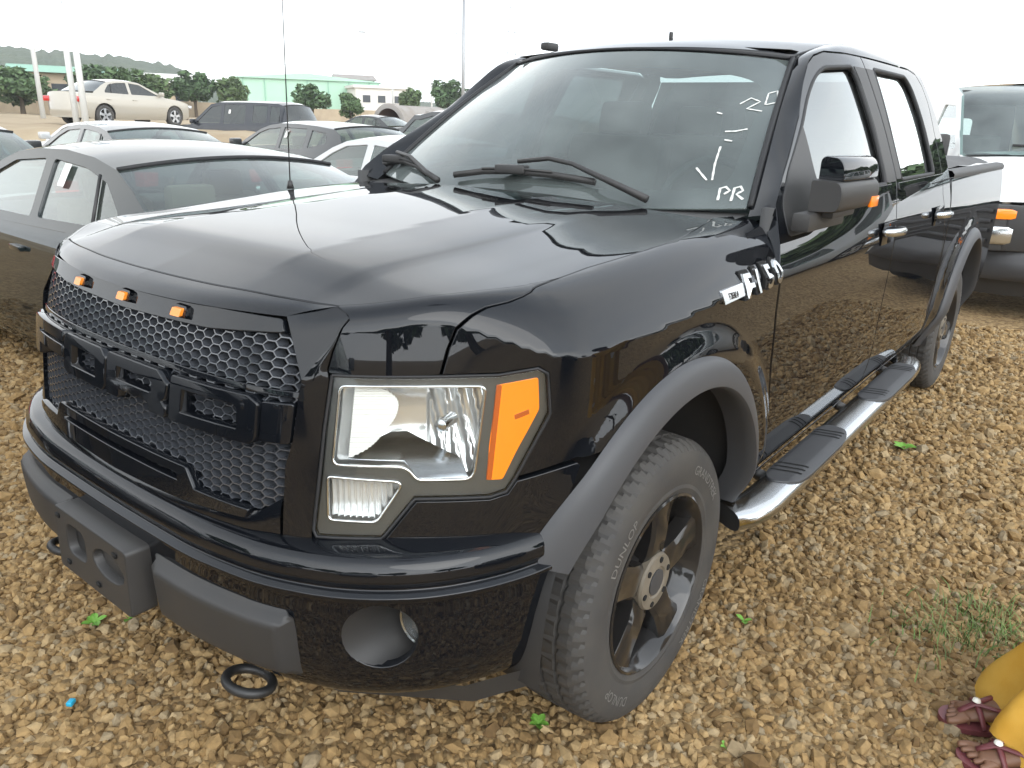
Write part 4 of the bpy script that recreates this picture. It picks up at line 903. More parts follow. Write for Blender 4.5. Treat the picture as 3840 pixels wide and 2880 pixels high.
def stones():
    """loose gravel as one mesh: density falls off away from the camera"""
    P = []
    def fill(x0, x1, y0, y1, sp, keep):
        nx, ny = int((x1 - x0) / sp), int((y1 - y0) / sp); g = np.stack(np.meshgrid(np.arange(nx), np.arange(ny)), -1).reshape(-1, 2) + RNG.uniform(-.48, .48, (nx * ny, 2))
        g = g * sp + [x0, y0]; return g[keep(g)], sp
    cx, cy = CLOC.x, CLOC.y
    def view(g, d0, d1, m):
        rel = g - [cx, cy]; d = np.hypot(rel[:, 0], rel[:, 1]); f = np.array([CF.x, CF.y]); f = f / np.hypot(*f); fw = rel @ f; rt = rel @ np.array([f[1], -f[0]])
        ok = (d >= d0) & (d < d1) & (fw > .15) & (np.abs(rt) < fw * .80 + m)
        x, y = g[:, 0], g[:, 1]; ok &= ~((x > -.2) & (x < 4.3) & (np.abs(y) < .55)) & ~((x > .4) & (x < 3.2) & (np.abs(y) < .80))
        return ok
    A, sa = fill(-3, 4, -4, 3.5, .0212, lambda g: view(g, 0, 3.4, .9)); B, sb = fill(-3, 9, -6, 6, .0275, lambda g: view(g, 3.4, 7.5, .6))
    pts = np.concatenate([A, B]); sz = np.concatenate([np.full(len(A), .0133), np.full(len(B), .0155)]) * np.exp(RNG.normal(0, .30, len(pts)))
    big = RNG.random(len(pts)) > .985; sz[big] *= 1.6
    t = (1 + 5 ** .5) / 2; ico = np.array([(-1, t, 0), (1, t, 0), (-1, -t, 0), (1, -t, 0), (0, -1, t), (0, 1, t), (0, -1, -t), (0, 1, -t), (t, 0, -1), (t, 0, 1), (-t, 0, -1), (-t, 0, 1)]) / math.hypot(1, t)
    fc = np.array([(0, 11, 5), (0, 5, 1), (0, 1, 7), (0, 7, 10), (0, 10, 11), (1, 5, 9), (5, 11, 4), (11, 10, 2), (10, 7, 6), (7, 1, 8), (3, 9, 4), (3, 4, 2), (3, 2, 6), (3, 6, 8), (3, 8, 9), (4, 9, 5), (2, 4, 11), (6, 2, 10), (8, 6, 7), (9, 8, 1)])
    n = len(pts); V = np.repeat(ico[None], n, 0) * RNG.uniform(.72, 1.22, (n, 12, 1)); V = V * RNG.uniform([.85, .7, .5], [1.45, 1.1, .8], (n, 3))[:, None, :]
    q = RNG.normal(size=(n, 4)); q[:, 1:3] *= .35; q /= np.linalg.norm(q, axis=1, keepdims=True); w_, x, y, z = q.T
    Rm = np.stack([1 - 2 * (y * y + z * z), 2 * (x * y - z * w_), 2 * (x * z + y * w_), 2 * (x * y + z * w_), 1 - 2 * (x * x + z * z), 2 * (y * z - x * w_), 2 * (x * z - y * w_), 2 * (y * z + x * w_), 1 - 2 * (x * x + y * y)], -1).reshape(n, 3, 3)
    V = np.einsum('nij,nkj->nki', Rm, V) * sz[:, None, None]; V[:, :, :2] += pts[:, None, :]; V[:, :, 2] += (sz * RNG.uniform(.10, .62, n))[:, None] - .004
    F = (fc[None] + (np.arange(n) * 12)[:, None, None]).reshape(-1, 3)
    me = bpy.data.meshes.new('gravel'); me.vertices.add(n * 12); me.vertices.foreach_set('co', V.reshape(-1).astype(np.float32))
    me.loops.add(len(F) * 3); me.loops.foreach_set('vertex_index', F.reshape(-1).astype(np.int32)); me.polygons.add(len(F)); me.polygons.foreach_set('loop_start', np.arange(0, len(F) * 3, 3, dtype=np.int32))
    me.update(calc_edges=True); me.polygons.foreach_set('use_smooth', np.zeros(len(F), dtype=bool)); me.materials.append(MAT['stone'])
    o = link(bpy.data.objects.new('gravel', me)); tag(o, 'brown loose gravel covering the car lot', 'gravel', kind='stuff'); print('stones', n)
stones()

# ------------------------------------------------------------------ other vehicles
for nm, c, mt in (('car_green', (.010, .016, .017), 0), ('car_charcoal', (.022, .025, .027), .3), ('car_silver', (.50, .51, .51), .6), ('car_grey', (.24, .26, .27), .5), ('car_navy', (.008, .011, .018), .2), ('car_beige', (.43, .40, .34), .5), ('car_black', (.008, .008, .009), 0), ('car_red', (.38, .012, .014), .1), ('car_white', (.72, .72, .70), 0)):
    mat(nm, c, .35 if mt else .3, metal=mt * .6, coat=1, coat_r=.03, spec=.0 if mt == 0 else .3, dust=.012)
mat('car_wheel_silver', (.55, .56, .57), .3, metal=.8)
mat('paper', (.82, .82, .78), .8)
mat('steel_wheel', (.25, .25, .25), .5, metal=.5)
class Car: pass
def sweep(A, B, bulge, n=12, p=2.0):
    """surface between matching left and right curves, bulged in the middle by bulge[i]"""
    V, F = [], []; m = len(A)
    for i in range(m):
        for j in range(n + 1):
            k = j / n; w_ = 1 - abs(2 * k - 1) ** p; q = Vector(A[i]).lerp(Vector(B[i]), k) + Vector(bulge[i]) * w_; V.append(tuple(q))
    for i in range(m - 1):
        for j in range(n): F.append((i * (n + 1) + j, i * (n + 1) + j + 1, (i + 1) * (n + 1) + j + 1, (i + 1) * (n + 1) + j))
    return V, F
def flipf(vf): return vf[0], [tuple(f[::-1]) for f in vf[1]]
def car_wheel_parts(r, wd, spokes=5):
    t = lathe([(r * .66, -wd * .42), (r * .72, -wd * .5), (r * .92, -wd * .5), (r, -wd * .36), (r, wd * .36), (r * .92, wd * .5), (r * .66, wd * .42)], 32)
    ri = lathe([(r * .67, -wd * .44), (r * .64, -wd * .46), (r * .60, -wd * .30), (r * .56, .0)], 32)
    V, F = [], []
    for k in range(spokes):
        g = 2 * math.pi * k / spokes + .3; ca, sa = math.cos(g), math.sin(g); b = len(V)
        for rr, hw in ((.02, r * .16), (r * .30, r * .11), (r * .64, r * .14)):
            for s in (-1, 1): V.append((rr * ca - s * hw * sa, -wd * .40, rr * sa + s * hw * ca))
        F += [(b, b + 1, b + 3, b + 2), (b + 2, b + 3, b + 5, b + 4)]
    return [('tyre', t, 'rubber', 40), ('rim', ri, 'car_wheel_silver', 40), ('spokes', (V, F), 'car_wheel_silver', None), ('brake', lathe([(r * .60, -.01), (.01, -.012)], 24), 'void_black', None)]
def make_car(name, label, cat, loc, head, paint, rail, belt, shoulder_f, shoulder_r, w=.86, xf=2.25, xr=-2.25, wheels=(1.38, -1.34), wr=.315, windows=(), tum=.54, z0=0., glassm='glass_car', group=None, sticker=None, dividers=(), detail=True, mirrors=True):
    """local X forward, Y left. rail: [(x,z)] of the roof side line from windscreen base over the roof to backlight base"""
    o = empty(name, (loc[0], loc[1], z0), R_(head)); tag(o, label, cat, group)
    xm = (xf + xr) / 2; hl = (xf - xr) / 2; zb = belt(0)
    sec = Pch([.18, .30, .45, .62, .80, zb - .02, zb + .02, zb + .6], [w - .075, w - .03, w - .006, w, w - .012, w - .035, w - .055, w - .055 - tum * .58])
    def Sd(x, z): return (x, sec(z) * (1 - .14 * (abs(x - xm) / hl) ** 5), z)
    f0, r0 = xf - .22, xr + .20
    sh = [(x, shoulder_f(x)) for x in np.linspace(f0, rail[0][0], 8)] + [(x, belt(x)) for x in np.linspace(rail[0][0], rail[-1][0], 10)][1:-1] + [(x, shoulder_r(x)) for x in np.linspace(rail[-1][0], r0, 6)]
    low = [(r0, .22), (r0, .30)]
    bottom = [(r0, .30)]
    for wx in sorted(wheels): bottom += [(wx - wr * 1.17, .20)] + [(wx + wr * 1.17 * math.cos(R_(g)), wr + .02 + wr * 1.13 * math.sin(R_(g))) for g in range(178, -1, -14)] + [(wx + wr * 1.17, .20)]
    bottom += [(f0, .26)]
    lower = bottom + sh
    def mir3(d): return [(p[0], -p[1], p[2]) for p in d[0]], [tuple(f[::-1]) for f in d[1]], [(n[0], -n[1], n[2]) for n in d[2]]
    S2 = panel_data(lower, Sd, .12, .07, thick=.02, out=-1)
    shl = [Sd(*p) for p in sh]; nf_ = 8
    body = [S2, mir3(S2)]
    def deck(pts, up):
        A = [Sd(*p) for p in pts]; B = [(p[0], -p[1], p[2]) for p in A]; return sweep(A, B, [(0, 0, up)] * len(A), 12, 2.4)
    hood_ = deck(sh[:8], .055); trunk = deck(sh[-6:], .035)
    def fascia(x, zt, zl, fw):
        A = [Sd(x, z) for z in np.linspace(zl, zt, 10)]; B = [(p[0], -p[1], p[2]) for p in A]
        bu = [(fw * (1 - .35 * (k / 9) ** 3) * (1 if k > 1 else .85), 0, .055 * (k / 9) if k > 7 else 0) for k in range(10)]; return sweep(A, B, bu, 14, 2.6)
    fr_ = fascia(f0, shoulder_f(f0), .22, .22); re_ = flipf(fascia(r0, shoulder_r(r0), .24, -.20))
    b = put('body', merge(*body), paint, o)
    mk('hood' , *flipf(hood_) if False else hood_, paint, o); mk('boot_lid', *trunk, paint, o); mk('front_fascia', *fr_, paint, o); mk('rear_fascia', *re_, paint, o)
    # greenhouse sides
    gh = [(x, z) for x, z in rail] + [(rail[-1][0], belt(rail[-1][0])), (0, belt(0)), (rail[0][0], belt(rail[0][0]))]
    gh = [(rail[0][0] + .02, belt(rail[0][0]) - .01)] + [(x, z) for x, z in rail] + [(rail[-1][0] - .02, belt(rail[-1][0]) - .01)]
    holes = [rnd(q, .03) for q in windows]
    G = panel_data(gh, Sd, .053, .037, holes=holes, thick=.03, out=-1); put('pillars', merge(G, mir3(G)), paint, o)
    for q in windows:
        for mir in (False, True): put('side_window', panel_data(inset(rnd(q, .03), -.005), off_fn(Sd, .012), .2, .1, thick=.003, out=-1, roll=.001), glassm, o, mir)
    for (x0, z0_), (x1, z1_) in dividers:
        for mir in (False, True):
            v = tube([Sd(x0, z0_), Sd(x1, z1_)], .009, 6); mk('window_divider', *(v if not mir else mirror(v)), 'dark_plastic', o)
    # windscreen, roof, backlight swept between the rails
    top_i = max(range(len(rail)), key=lambda i: rail[i][1]); R3 = [Sd(*p) for p in rail]; M3 = [(p[0], -p[1], p[2]) for p in R3]
    i1 = next(i for i in range(len(rail)) if rail[i][1] > rail[top_i][1] - .075); i2 = max(i for i in range(len(rail)) if rail[i][1] > rail[top_i][1] - .095)
    def seg(a, b_, bul, n=8):
        A = res([Vector(p) for p in R3[a:b_ + 1]], n); B = res([Vector(p) for p in M3[a:b_ + 1]], n); return A, B, bul
    A, B, _ = seg(0, i1, None); mk('windscreen', *sweep(A, B, [(.12 - .05 * k / 7, 0, .02 + .03 * k / 7) for k in range(8)], 14), glassm, o)
    Ar, Br, _ = seg(i1, i2, None, 12); mk('roof', *sweep(Ar, Br, [(.07 * max(0, 1 - k / 2), 0, .05) if k < 3 else (-.05 * max(0, (k - 8) / 3), 0, .05) for k in range(12)], 16, 2.2), paint, o)
    A, B, _ = seg(i2, len(rail) - 1, None); bl = sweep(A, B, [(-.05 - .06 * k / 7, 0, .05 - .035 * k / 7) for k in range(8)], 14)
    mk('rear_window', *bl, glassm, o)
    n = 15; 
    for idx in ([k for k in range(n)], [7 * n + k for k in range(n)]): mk('window_band', *tube([Vector(bl[0][i]) + Vector((0, 0, .004)) for i in idx], .012, 6, True), 'rubber_seal', o)
    # lamps, wheels, mirrors, cabin
    for sg in (1, -1):
        p = Sd(r0, .5); q = Sd(r0, .74); mk('tail_lamp', *box((r0 - .045, sg * (q[1] - .10), shoulder_r(r0) - .16), (.14, .26, .16), rz(sg * .35), .02), 'red_lamp', o, sharp=40)
        q = Sd(f0, .6); mk('headlamp', *box((f0 + .05, sg * (q[1] - .14), shoulder_f(f0) - .11), (.16, .32, .15), rz(-sg * .4), .03), 'chrome_dull', o, sharp=40)
        if mirrors:
            q = Sd(rail[0][0] - .12, zb + .05); mk('wing_mirror', *box((rail[0][0] - .16, sg * (q[1] + .10), zb + .09), (.10, .20, .13), rz(sg * .2), .03), paint, o, sharp=50)
        if detail:
            for q in windows[:2]:
                xr_ = min(p[0] for p in q); y_ = Sd(xr_ + .05, .80); mk('door_handle', *box((xr_ + .06, sg * (y_[1] + .012), .80), (.16, .03, .028), None, .008), paint, o, sharp=50)
        for wx in wheels:
            wo = None
            for nm, vf, m_, shp in car_wheel_parts(wr, .20):
                q = mk('wheel' if nm == 'tyre' else nm, *vf, m_, wo or o, smooth=shp is not None, sharp=shp)
                if wo is None: wo = q; q.location = (wx, sg * (w - .115), wr); q.rotation_euler = (0, 0, math.pi if sg > 0 else 0)
    mk('cabin_floor', *box((-.2, 0, .42), (2.6, 2 * w - .3, .3)), 'interior', o)
    for sx, sy in ((.05, .36), (.05, -.36), (-.85, 0)):
        wd = .5 if sy else 1.2
        mk('seat', *join([box((sx - .25, sy, .78), (.14, wd, .52), Matrix.Rotation(R_(-14), 3, 'Y'), .04), box((sx, sy, .56), (.5, wd, .16), None, .04)] + [box((sx - .33, sy + dy, 1.10), (.09, .24, .16), None, .03) for dy in ((0,) if sy else (-.35, .35))]), 'seat_tan', o, sharp=50)
    mk('dashboard', *box((rail[0][0] - .30, 0, zb - .10), (.5, 2 * w - .3, .22), None, .05), 'interior', o, sharp=50)
    if sticker:
        x, z = sticker; p0 = Vector(off_fn(Sd, -.002)(x, z)); mk('window_sticker', *panel_data(rnd([(x - .04, z - .055), (x + .04, z - .055), (x + .04, z + .055), (x - .04, z + .055)], .01), off_fn(Sd, -.004), .1, .1, thick=.0006, out=-1, roll=.0002)[:2], 'paper', o, smooth=False)
    # sills of underbody
    mk('underbody', *box((0, 0, .30), (xf - xr - 1.0, 2 * w - .45, .16)), 'void_black', o)
    return o
lin = lambda pts: Pch([p[0] for p in sorted(pts)], [p[1] for p in sorted(pts)])
def sedan(name, label, loc, head, paint, h=1.36, w=.86, **kw):
    k = h - 1.36
    rail = [(1.00, .94), (.72, 1.08), (.45, 1.205), (.22, 1.275 + k * .8), (-.05, 1.305 + k), (-.40, 1.312 + k), (-.75, 1.290 + k), (-1.03, 1.245 + k), (-1.25, 1.165 + k * .7), (-1.45, 1.075 + k * .3), (-1.62, 1.00)]
    belt = lin([(-1.65, .965), (-1.0, .955), (0, .925), (1.05, .905)])
    sf = lin([(1.0, .905), (1.6, .84), (2.0, .74), (2.25, .66)]); sr = lin([(-1.60, .965), (-1.9, .955), (-2.25, .90)])
    win = [[(.80, .955), (.42, 1.155), (.20, 1.232 + k * .8), (-.20, 1.262 + k), (-.27, .968)], [(-.36, .970), (-.30, 1.263 + k), (-.70, 1.240 + k), (-.98, 1.185 + k), (-1.20, 1.06), (-1.23, .995)]]
    return make_car(name, label, kw.pop('cat', 'car'), loc, head, paint, rail, belt, sf, sr, w=w, windows=win, dividers=[((-1.0, .985), (-.88, 1.215 + k))], **kw)
def hatch(name, label, loc, head, paint, h=1.46, w=.86, **kw):
    k = h - 1.46
    rail = [(1.12, .97), (.80, 1.13), (.50, 1.26), (.25, 1.345 + k), (-.10, 1.385 + k), (-.60, 1.390 + k), (-1.20, 1.370 + k), (-1.70, 1.335 + k), (-1.88, 1.26 + k), (-2.0, 1.12), (-2.06, 1.02)]
    belt = lin([(-2.1, 1.02), (-1.0, .98), (0, .945), (1.15, .93)])
    sf = lin([(1.1, .93), (1.6, .88), (2.0, .76), (2.2, .68)]); sr = lin([(-2.05, 1.0), (-2.3, .92)])
    win = [[(.92, .98), (.50, 1.205), (.25, 1.29 + k), (-.16, 1.325 + k), (-.22, .985)], [(-.32, .99), (-.26, 1.33 + k), (-.98, 1.325 + k), (-1.05, 1.01)], [(-1.16, 1.03), (-1.12, 1.31 + k), (-1.55, 1.275 + k), (-1.62, 1.11)]]
    return make_car(name, label, kw.pop('cat', 'car'), loc, head, paint, rail, belt, sf, sr, w=w, windows=win, xf=2.15, xr=-2.25, wheels=(1.32, -1.32), **kw)
def tall(name, label, loc, head, paint, h=1.86, w=.92, **kw):
    k = h - 1.86
    rail = [(1.15, 1.14), (.85, 1.36), (.62, 1.56), (.45, 1.70 + k), (.10, 1.765 + k), (-.6, 1.78 + k), (-1.4, 1.78 + k), (-2.15, 1.765 + k), (-2.36, 1.70 + k), (-2.50, 1.45), (-2.58, 1.20)]
    belt = lin([(-2.6, 1.16), (0, 1.10), (1.2, 1.08)])
    sf = lin([(1.15, 1.08), (1.7, 1.04), (2.2, .92), (2.4, .80)]); sr = lin([(-2.58, 1.14), (-2.75, 1.05)])
    win = [[(.95, 1.14), (.58, 1.48), (.42, 1.62 + k), (.02, 1.70 + k), (-.02, 1.15)], [(-.14, 1.15), (-.10, 1.71 + k), (-.95, 1.71 + k), (-1.0, 1.16)], [(-1.26, 1.20), (-1.24, 1.70 + k), (-1.78, 1.70 + k), (-1.80, 1.20)], [(-1.92, 1.22), (-1.90, 1.69 + k), (-2.22, 1.67 + k), (-2.30, 1.24)]]
    return make_car(name, label, kw.pop('cat', 'suv'), loc, head, paint, rail, belt, sf, sr, w=w, windows=win, xf=2.45, xr=-2.75, wheels=(1.55, -1.50), wr=.37, tum=.36, **kw)
sedan('parked_sedan', 'dark green-black sedan parked nearest beyond the pickup hood, white sticker on its rear door glass', (.83, 3.14), 88.4, 'car_green', 1.36, .84, sticker=(-.50, 1.19), group='cars parked in the lot')
sedan('parked_sedan', 'silver-grey sedan nose-away just left of the pickup windscreen', (4.32, 4.36), 79.4, 'car_silver', 1.36, .84, group='cars parked in the lot')
sedan('parked_sedan', 'charcoal sedan with curved roof directly behind the dark green-black one', (3.69, 9.1), 86, 'car_charcoal', 1.36, .84, group='cars parked in the lot')
hatch('parked_hatchback', 'dark grey hatchback with roof aerials behind the silver-grey sedan', (6.94, 9.36), 82, 'car_charcoal', 1.44, .84, sticker=(-.42, 1.21), group='cars parked in the lot')
sedan('parked_sedan', 'grey sedan cut off by the left edge of the photo', (1.15, 8.5), 86, 'car_grey', 1.37, .86, group='cars parked in the lot', detail=False)
sedan('parked_sedan', 'pale sedan of which only the low roof shows behind the charcoal sedan', (6.0, 14.4), 86, 'car_silver', 1.33, .86, z0=-.05, group='cars parked in the lot', detail=False)
tall('parked_suv', 'navy long-roofed suv with dark side windows near the sand bank', (13.37, 21.21), 103.5, 'car_navy', 1.86, .90, sticker=(-.35, 1.50), glassm='glass_tint', group='cars parked in the lot')
sedan('parked_sedan', 'beige sedan standing broadside on the raised sand bank', (11.75, 25.3), 13.1, 'car_beige', 1.42, .87, z0=.95, glassm='glass_tint', group='cars parked in the lot')
sedan('parked_sedan', 'small black sedan far off at the left edge on the sand', (10.6, 37.5), 40, 'car_black', 1.40, .86, z0=.95, detail=False, group='cars parked in the lot')
sedan('parked_sedan', 'dark sedan roof peeping out beside the navy suv', (20.5, 23.0), 95, 'car_charcoal', 1.40, .86, z0=.15, detail=False, group='cars parked in the lot')
tall('parked_suv', 'dark suv partly hidden behind the pickup windscreen pillar', (10.3, 9.0), 82, 'car_charcoal', 1.72, .88, detail=False, group='cars parked in the lot')
# out-of-view cars: some read from reflections in the pickup, others added to darken them
sedan('parked_sedan', 'red sedan seen only mirrored in the pickup grille', (-.2, 13.6), 88, 'car_red', 1.40, .86, detail=False)
sedan('parked_sedan', 'charcoal sedan out of view, added to darken the middle of the grille', (-2.3, 3.4), 268, 'car_charcoal', 1.40, .86, detail=False)  # added where the row would continue; its dark body darkens the grille gloss
sedan('parked_sedan', 'black sedan out of view, added to darken the driver half of the grille', (-4.9, 3.5), 268, 'car_black', 1.40, .86, detail=False)  # unseen neighbour, put in to darken the grille and bumper top
tall('parked_suv', 'silver suv seen only mirrored in the pickup doors', (10.0, -5.2), 205, 'car_silver', 1.84, .9, detail=False)
tall('parked_suv', 'green-black suv seen only mirrored in the rear door', (12.8, -8.4), 205, 'car_green', 1.84, .9, detail=False)
tall('parked_suv', 'dark suv seen only mirrored in the pickup front fender', (-.6, -6.6), 88, 'car_black', 1.80, .9, detail=False)
hatch('parked_hatchback', 'grey hatchback out of view behind the camera, added for the front bumper reflections', (-7.2, -3.2), 10, 'car_grey', 1.48, .86, detail=False)  # unseen, put in behind the camera to tone down nose reflections
tall('parked_suv', 'navy suv out of view behind the camera, added to darken the grille letters', (-7.0, .6), 5, 'car_navy', 1.80, .9, detail=False)  # added behind the camera so the glossy letters mirror something dark

# ---- white van at the right edge, facing the camera
van = empty('white_van', (6.37, -1.56, 0), R_(205)); tag(van, 'white van with black bumper facing the camera at the right edge', 'van')
def VS(x, z):   # side surface, local X forward (front bumper at 0), Y left
    y = 1.0 - .05 * max(0, .5 - z) - .22 * max(0, z - 1.15) - .10 * sstep(-.5, 0, x) ** 2; return (x, y, z)
vrail = [(-.85, 1.35), (-1.10, 1.52), (-1.40, 1.74), (-1.62, 1.90), (-1.85, 1.975), (-2.3, 2.0), (-4.6, 2.0), (-5.3, 1.98)]
vs = [(-.12, .45), (-.45, .40), (-.52, .50)] + [(-.90 + .42 * math.cos(R_(g)), .42 + .42 * math.sin(R_(g))) for g in range(5, 176, 12)] + [(-1.36, .40), (-3.6, .40)] + [(-4.2 + .42 * math.cos(R_(g)), .42 + .42 * math.sin(R_(g))) for g in range(5, 176, 12)] + [(-4.8, .42), (-5.35, .5), (-5.35, 1.97)] + vrail[::-1] + [(-.5, 1.22), (-.12, 1.06)]
vw = rnd([(-1.06, 1.40), (-1.62, 1.80), (-2.05, 1.82), (-2.1, 1.36)], .04)
def m3(d): return [(p[0], -p[1], p[2]) for p in d[0]], [tuple(f[::-1]) for f in d[1]], [(n[0], -n[1], n[2]) for n in d[2]]
d = panel_data(vs, VS, .083, .061, holes=[vw], thick=.03, out=-1); put('body', merge(d, m3(d)), 'car_white', van)
for mir in (False, True): put('side_window', panel_data(inset(vw, -.004), off_fn(VS, .015), .2, .2, thick=.003, out=-1), 'glass_car', van, mir)
A = [Vector(VS(*p)) for p in vrail]; sp_ = lambda a, b, n: (res(A[a:b + 1], n), [Vector((p.x, -p.y, p.z)) for p in res(A[a:b + 1], n)])
a, b = sp_(0, 4, 10); mk('windscreen', *sweep(a, b, [(.20 - .1 * k / 9, 0, .03) for k in range(10)], 16, 2.4), 'glass_wind', van)
a, b = sp_(4, 7, 10); mk('roof', *sweep(a, b, [(.10 * max(0, 1 - k / 3), 0, .05) for k in range(10)], 12), 'car_white', van)
hp = [Vector(VS(x, z)) for x, z in ((-.08, 1.0), (-.12, 1.065), (-.5, 1.225), (-.85, 1.33), (-.95, 1.36))]; hm_ = [Vector((p.x, -p.y, p.z)) for p in hp]
mk('hood', *sweep(hp, hm_, [(.10, 0, .02), (.10, 0, .04), (.08, 0, .07), (.10, 0, .06), (.12, 0, .05)], 14, 2.6), 'car_white', van)
mk('cowl', *sweep([(-.80, .90, 1.345), (-.98, .90, 1.38)], [(-.80, -.90, 1.345), (-.98, -.90, 1.38)], [(.16, 0, .02), (.16, 0, .03)], 12), 'dark_plastic', van)
mk('grille', *box((-.02, 0, .80), (.16, 1.50, .38), None, .03), 'dark_plastic', van, sharp=40)
for k in range(4): mk('grille_bar', *box((.068, 0, .67 + .085 * k), (.02, 1.0, .03), None, .006), 'grey_plastic', van, sharp=40)
bu = mk('front_bumper', *join([sweep([(-.20, .99, z) for z in (.36, .40, .52, .60)], [(-.20, -.99, z) for z in (.36, .40, .52, .60)], [(.27, 0, 0), (.34, 0, 0), (.34, 0, 0), (.28, 0, .02)], 16, 3), sweep([(-.20, .99, .60), (-.30, .95, .60)], [(-.20, -.99, .60), (-.30, -.95, .60)], [(.28, 0, .02), (.10, 0, .02)], 16, 3)]), 'grey_plastic', van)
mk('valance', *sweep([(-.26, .93, .22), (-.24, .95, .36)], [(-.26, -.93, .22), (-.24, -.95, .36)], [(.24, 0, 0), (.28, 0, 0)], 12, 3), 'dark_plastic', van)
for sg in (1, -1):
    hl_ = mk('headlight', *box((-.03, sg * .80, .80), (.17, .36, .38), rz(-sg * .10), .02), 'dark_plastic', van, sharp=40)
    mk('headlight_lens', *box((.045, sg * .79, .74), (.05, .27, .15), rz(-sg * .10), .02), 'chrome_dull', hl_, sharp=40)
    mk('indicator', *box((.045, sg * .79, .915), (.05, .28, .085), rz(-sg * .10), .015), 'amber', hl_, sharp=40)
    mk('side_marker', *box((-.20, sg * .965, .86), (.20, .05, .20), rz(-sg * .15), .015), 'amber_dark', hl_, sharp=40)
    mk('wing_mirror', *box((-1.05, sg * 1.12, 1.38), (.14, .22, .30), rz(sg * .2), .04), 'dark_plastic', van, sharp=40)
    for wx in (-.90, -4.2):
        wo = None
        for nm, vf, m_, shp in car_wheel_parts(.37, .24):
            q = mk('wheel' if nm == 'tyre' else nm, *vf, m_ if nm == 'tyre' else 'steel_wheel' if nm != 'brake' else m_, wo or van, smooth=shp is not None, sharp=shp)
            if wo is None: wo = q; q.location = (wx, sg * .86, .37); q.rotation_euler = (0, 0, math.pi if sg > 0 else 0)
    mk('seat', *join([box((-2.25, sg * .45, 1.15), (.15, .5, .75), None, .05), box((-2.0, sg * .45, .85), (.5, .5, .15), None, .05)]), 'interior', van, sharp=40)
mk('wiper', *tube([(-.80, .2, 1.42), (-.78, -.15, 1.44), (-.80, -.55, 1.45)], .012, 6), 'dark_plastic', van); mk('wiper', *tube([(-.80, .75, 1.42), (-.78, .3, 1.43), (-.74, .1, 1.39)], .012, 6), 'dark_plastic', van)
mk('dashboard', *box((-1.25, 0, 1.15), (.5, 1.7, .16), None, .05), 'interior', van, sharp=40)
mk('bulkhead', *panel_data([(-.9, .5), (.9, .5), (.85, 1.95), (-.85, 1.95)], lambda u, z: (-5.2, u, z), .3, .3, holes=[rnd([(-.35, 1.42), (.35, 1.42), (.35, 1.74), (-.35, 1.74)], .06)], thick=.03)[:2], 'interior', van, smooth=False)
mk('cargo_floor', *box((-3.0, 0, .55), (4.4, 1.8, .06)), 'interior', van); mk('headliner', *box((-3.4, 0, 1.93), (3.4, 1.6, .03)), 'interior', van)

# ------------------------------------------------------------------ far ground, buildings, trees, poles
mat('sand', (.36, .285, .185), .95, noise=(.6, .8, (.26, .19, .115)), bump=(6, .6, .03))
mat('wall_tan', (.42, .34, .24), .9, noise=(1.5, .6, (.30, .24, .17)))
mat('wall_white', (.66, .64, .60), .85, noise=(.8, .4, (.5, .48, .44)))
mat('roof_green', (.22, .40, .30), .6); mat('sheet_green', (.36, .56, .42), .55, noise=(.4, .3, (.30, .48, .37)))
mat('concrete', (.30, .28, .26), .9, noise=(2, .7, (.20, .17, .14)), bump=(20, .3, .01))
mat('bore_brown', (.16, .10, .075), .9)  # pipe bore, a darker brown than the shell
mat('pole_white', (.62, .63, .62), .5); mat('pole_grey', (.34, .35, .36), .5, metal=.4); mat('window_dark', (.03, .035, .04), .15)
mat('sign_blue', (.10, .25, .42), .5); mat('forest', (.050, .075, .040), .95, noise=(.08, .9, (.075, .095, .05)), bump=(.3, 1, 3))
mat('bark', (.10, .075, .05), .95, noise=(6, .6, (.06, .045, .03)))
for i, c in enumerate(((.06, .105, .042), (.075, .125, .048), (.10, .15, .06))):
    mat('leaf%d' % i, c, .7, island=[(0, tuple(v * .55 for v in c)), (.5, c), (1, tuple(v * 1.5 for v in c))])
AZ = lambda az, d: (CLOC.x + d * math.cos(R_(az)), CLOC.y + d * math.sin(R_(az)))
BZ = .95
# raised sand bank beyond the parked rows
def bank():
    V, F = [], []; az = np.linspace(25, 110, 60); rs = [(19.5, -.02), (20.5, .10), (22.0, .60), (23.2, .90), (24, .95), (40, .97), (70, 1.0), (110, 1.0), (400, 1.0)]
    for a in az:
        for r, z in rs:
            wob = 1.1 * math.sin(a * .31) + .6 * math.sin(a * .83); k = 1 if r < 30 else 0
            d = (r + wob * k) ; d *= 1 / max(.55, math.cos(R_(a - 62))); V.append((*AZ(a, d), z + .03 * math.sin(a * 1.7 + r)))
    n = len(rs); F = [(i * n + j, i * n + j + 1, (i + 1) * n + j + 1, (i + 1) * n + j) for i in range(len(az) - 1) for j in range(n - 1)]
    o = mk('sand_bank', V, [f[::-1] for f in F], 'sand'); tag(o, kind='structure')
bank()
def hill(name, a0, a1, d, prof, depth):
    V, F = [], []; n = 260; rows = 10
    for i in range(n + 1):
        az = a0 + (a1 - a0) * i / n; el = prof(az)
        h = (d * math.tan(R_(el)) + 1.5) + .35 * math.sin(az * 2.3) + .22 * math.sin(az * 11 + 1) + .25 * math.sin(az * 31) + .22 * math.sin(az * 67)
        for j in range(rows + 1):
            t = j / rows; r = d - depth * (1 - t) ** 1.0 if j < rows else d + depth; z = h * (1 - (1 - t) ** 1.8) if j < rows else 0
            V.append((*AZ(az, r), max(-1, z)))
    m = rows + 1; F = [(i * m + j, i * m + j + 1, (i + 1) * m + j + 1, (i + 1) * m + j) for i in range(n) for j in range(rows)]
    o = mk(name, V, F, 'forest'); tag(o, kind='structure')
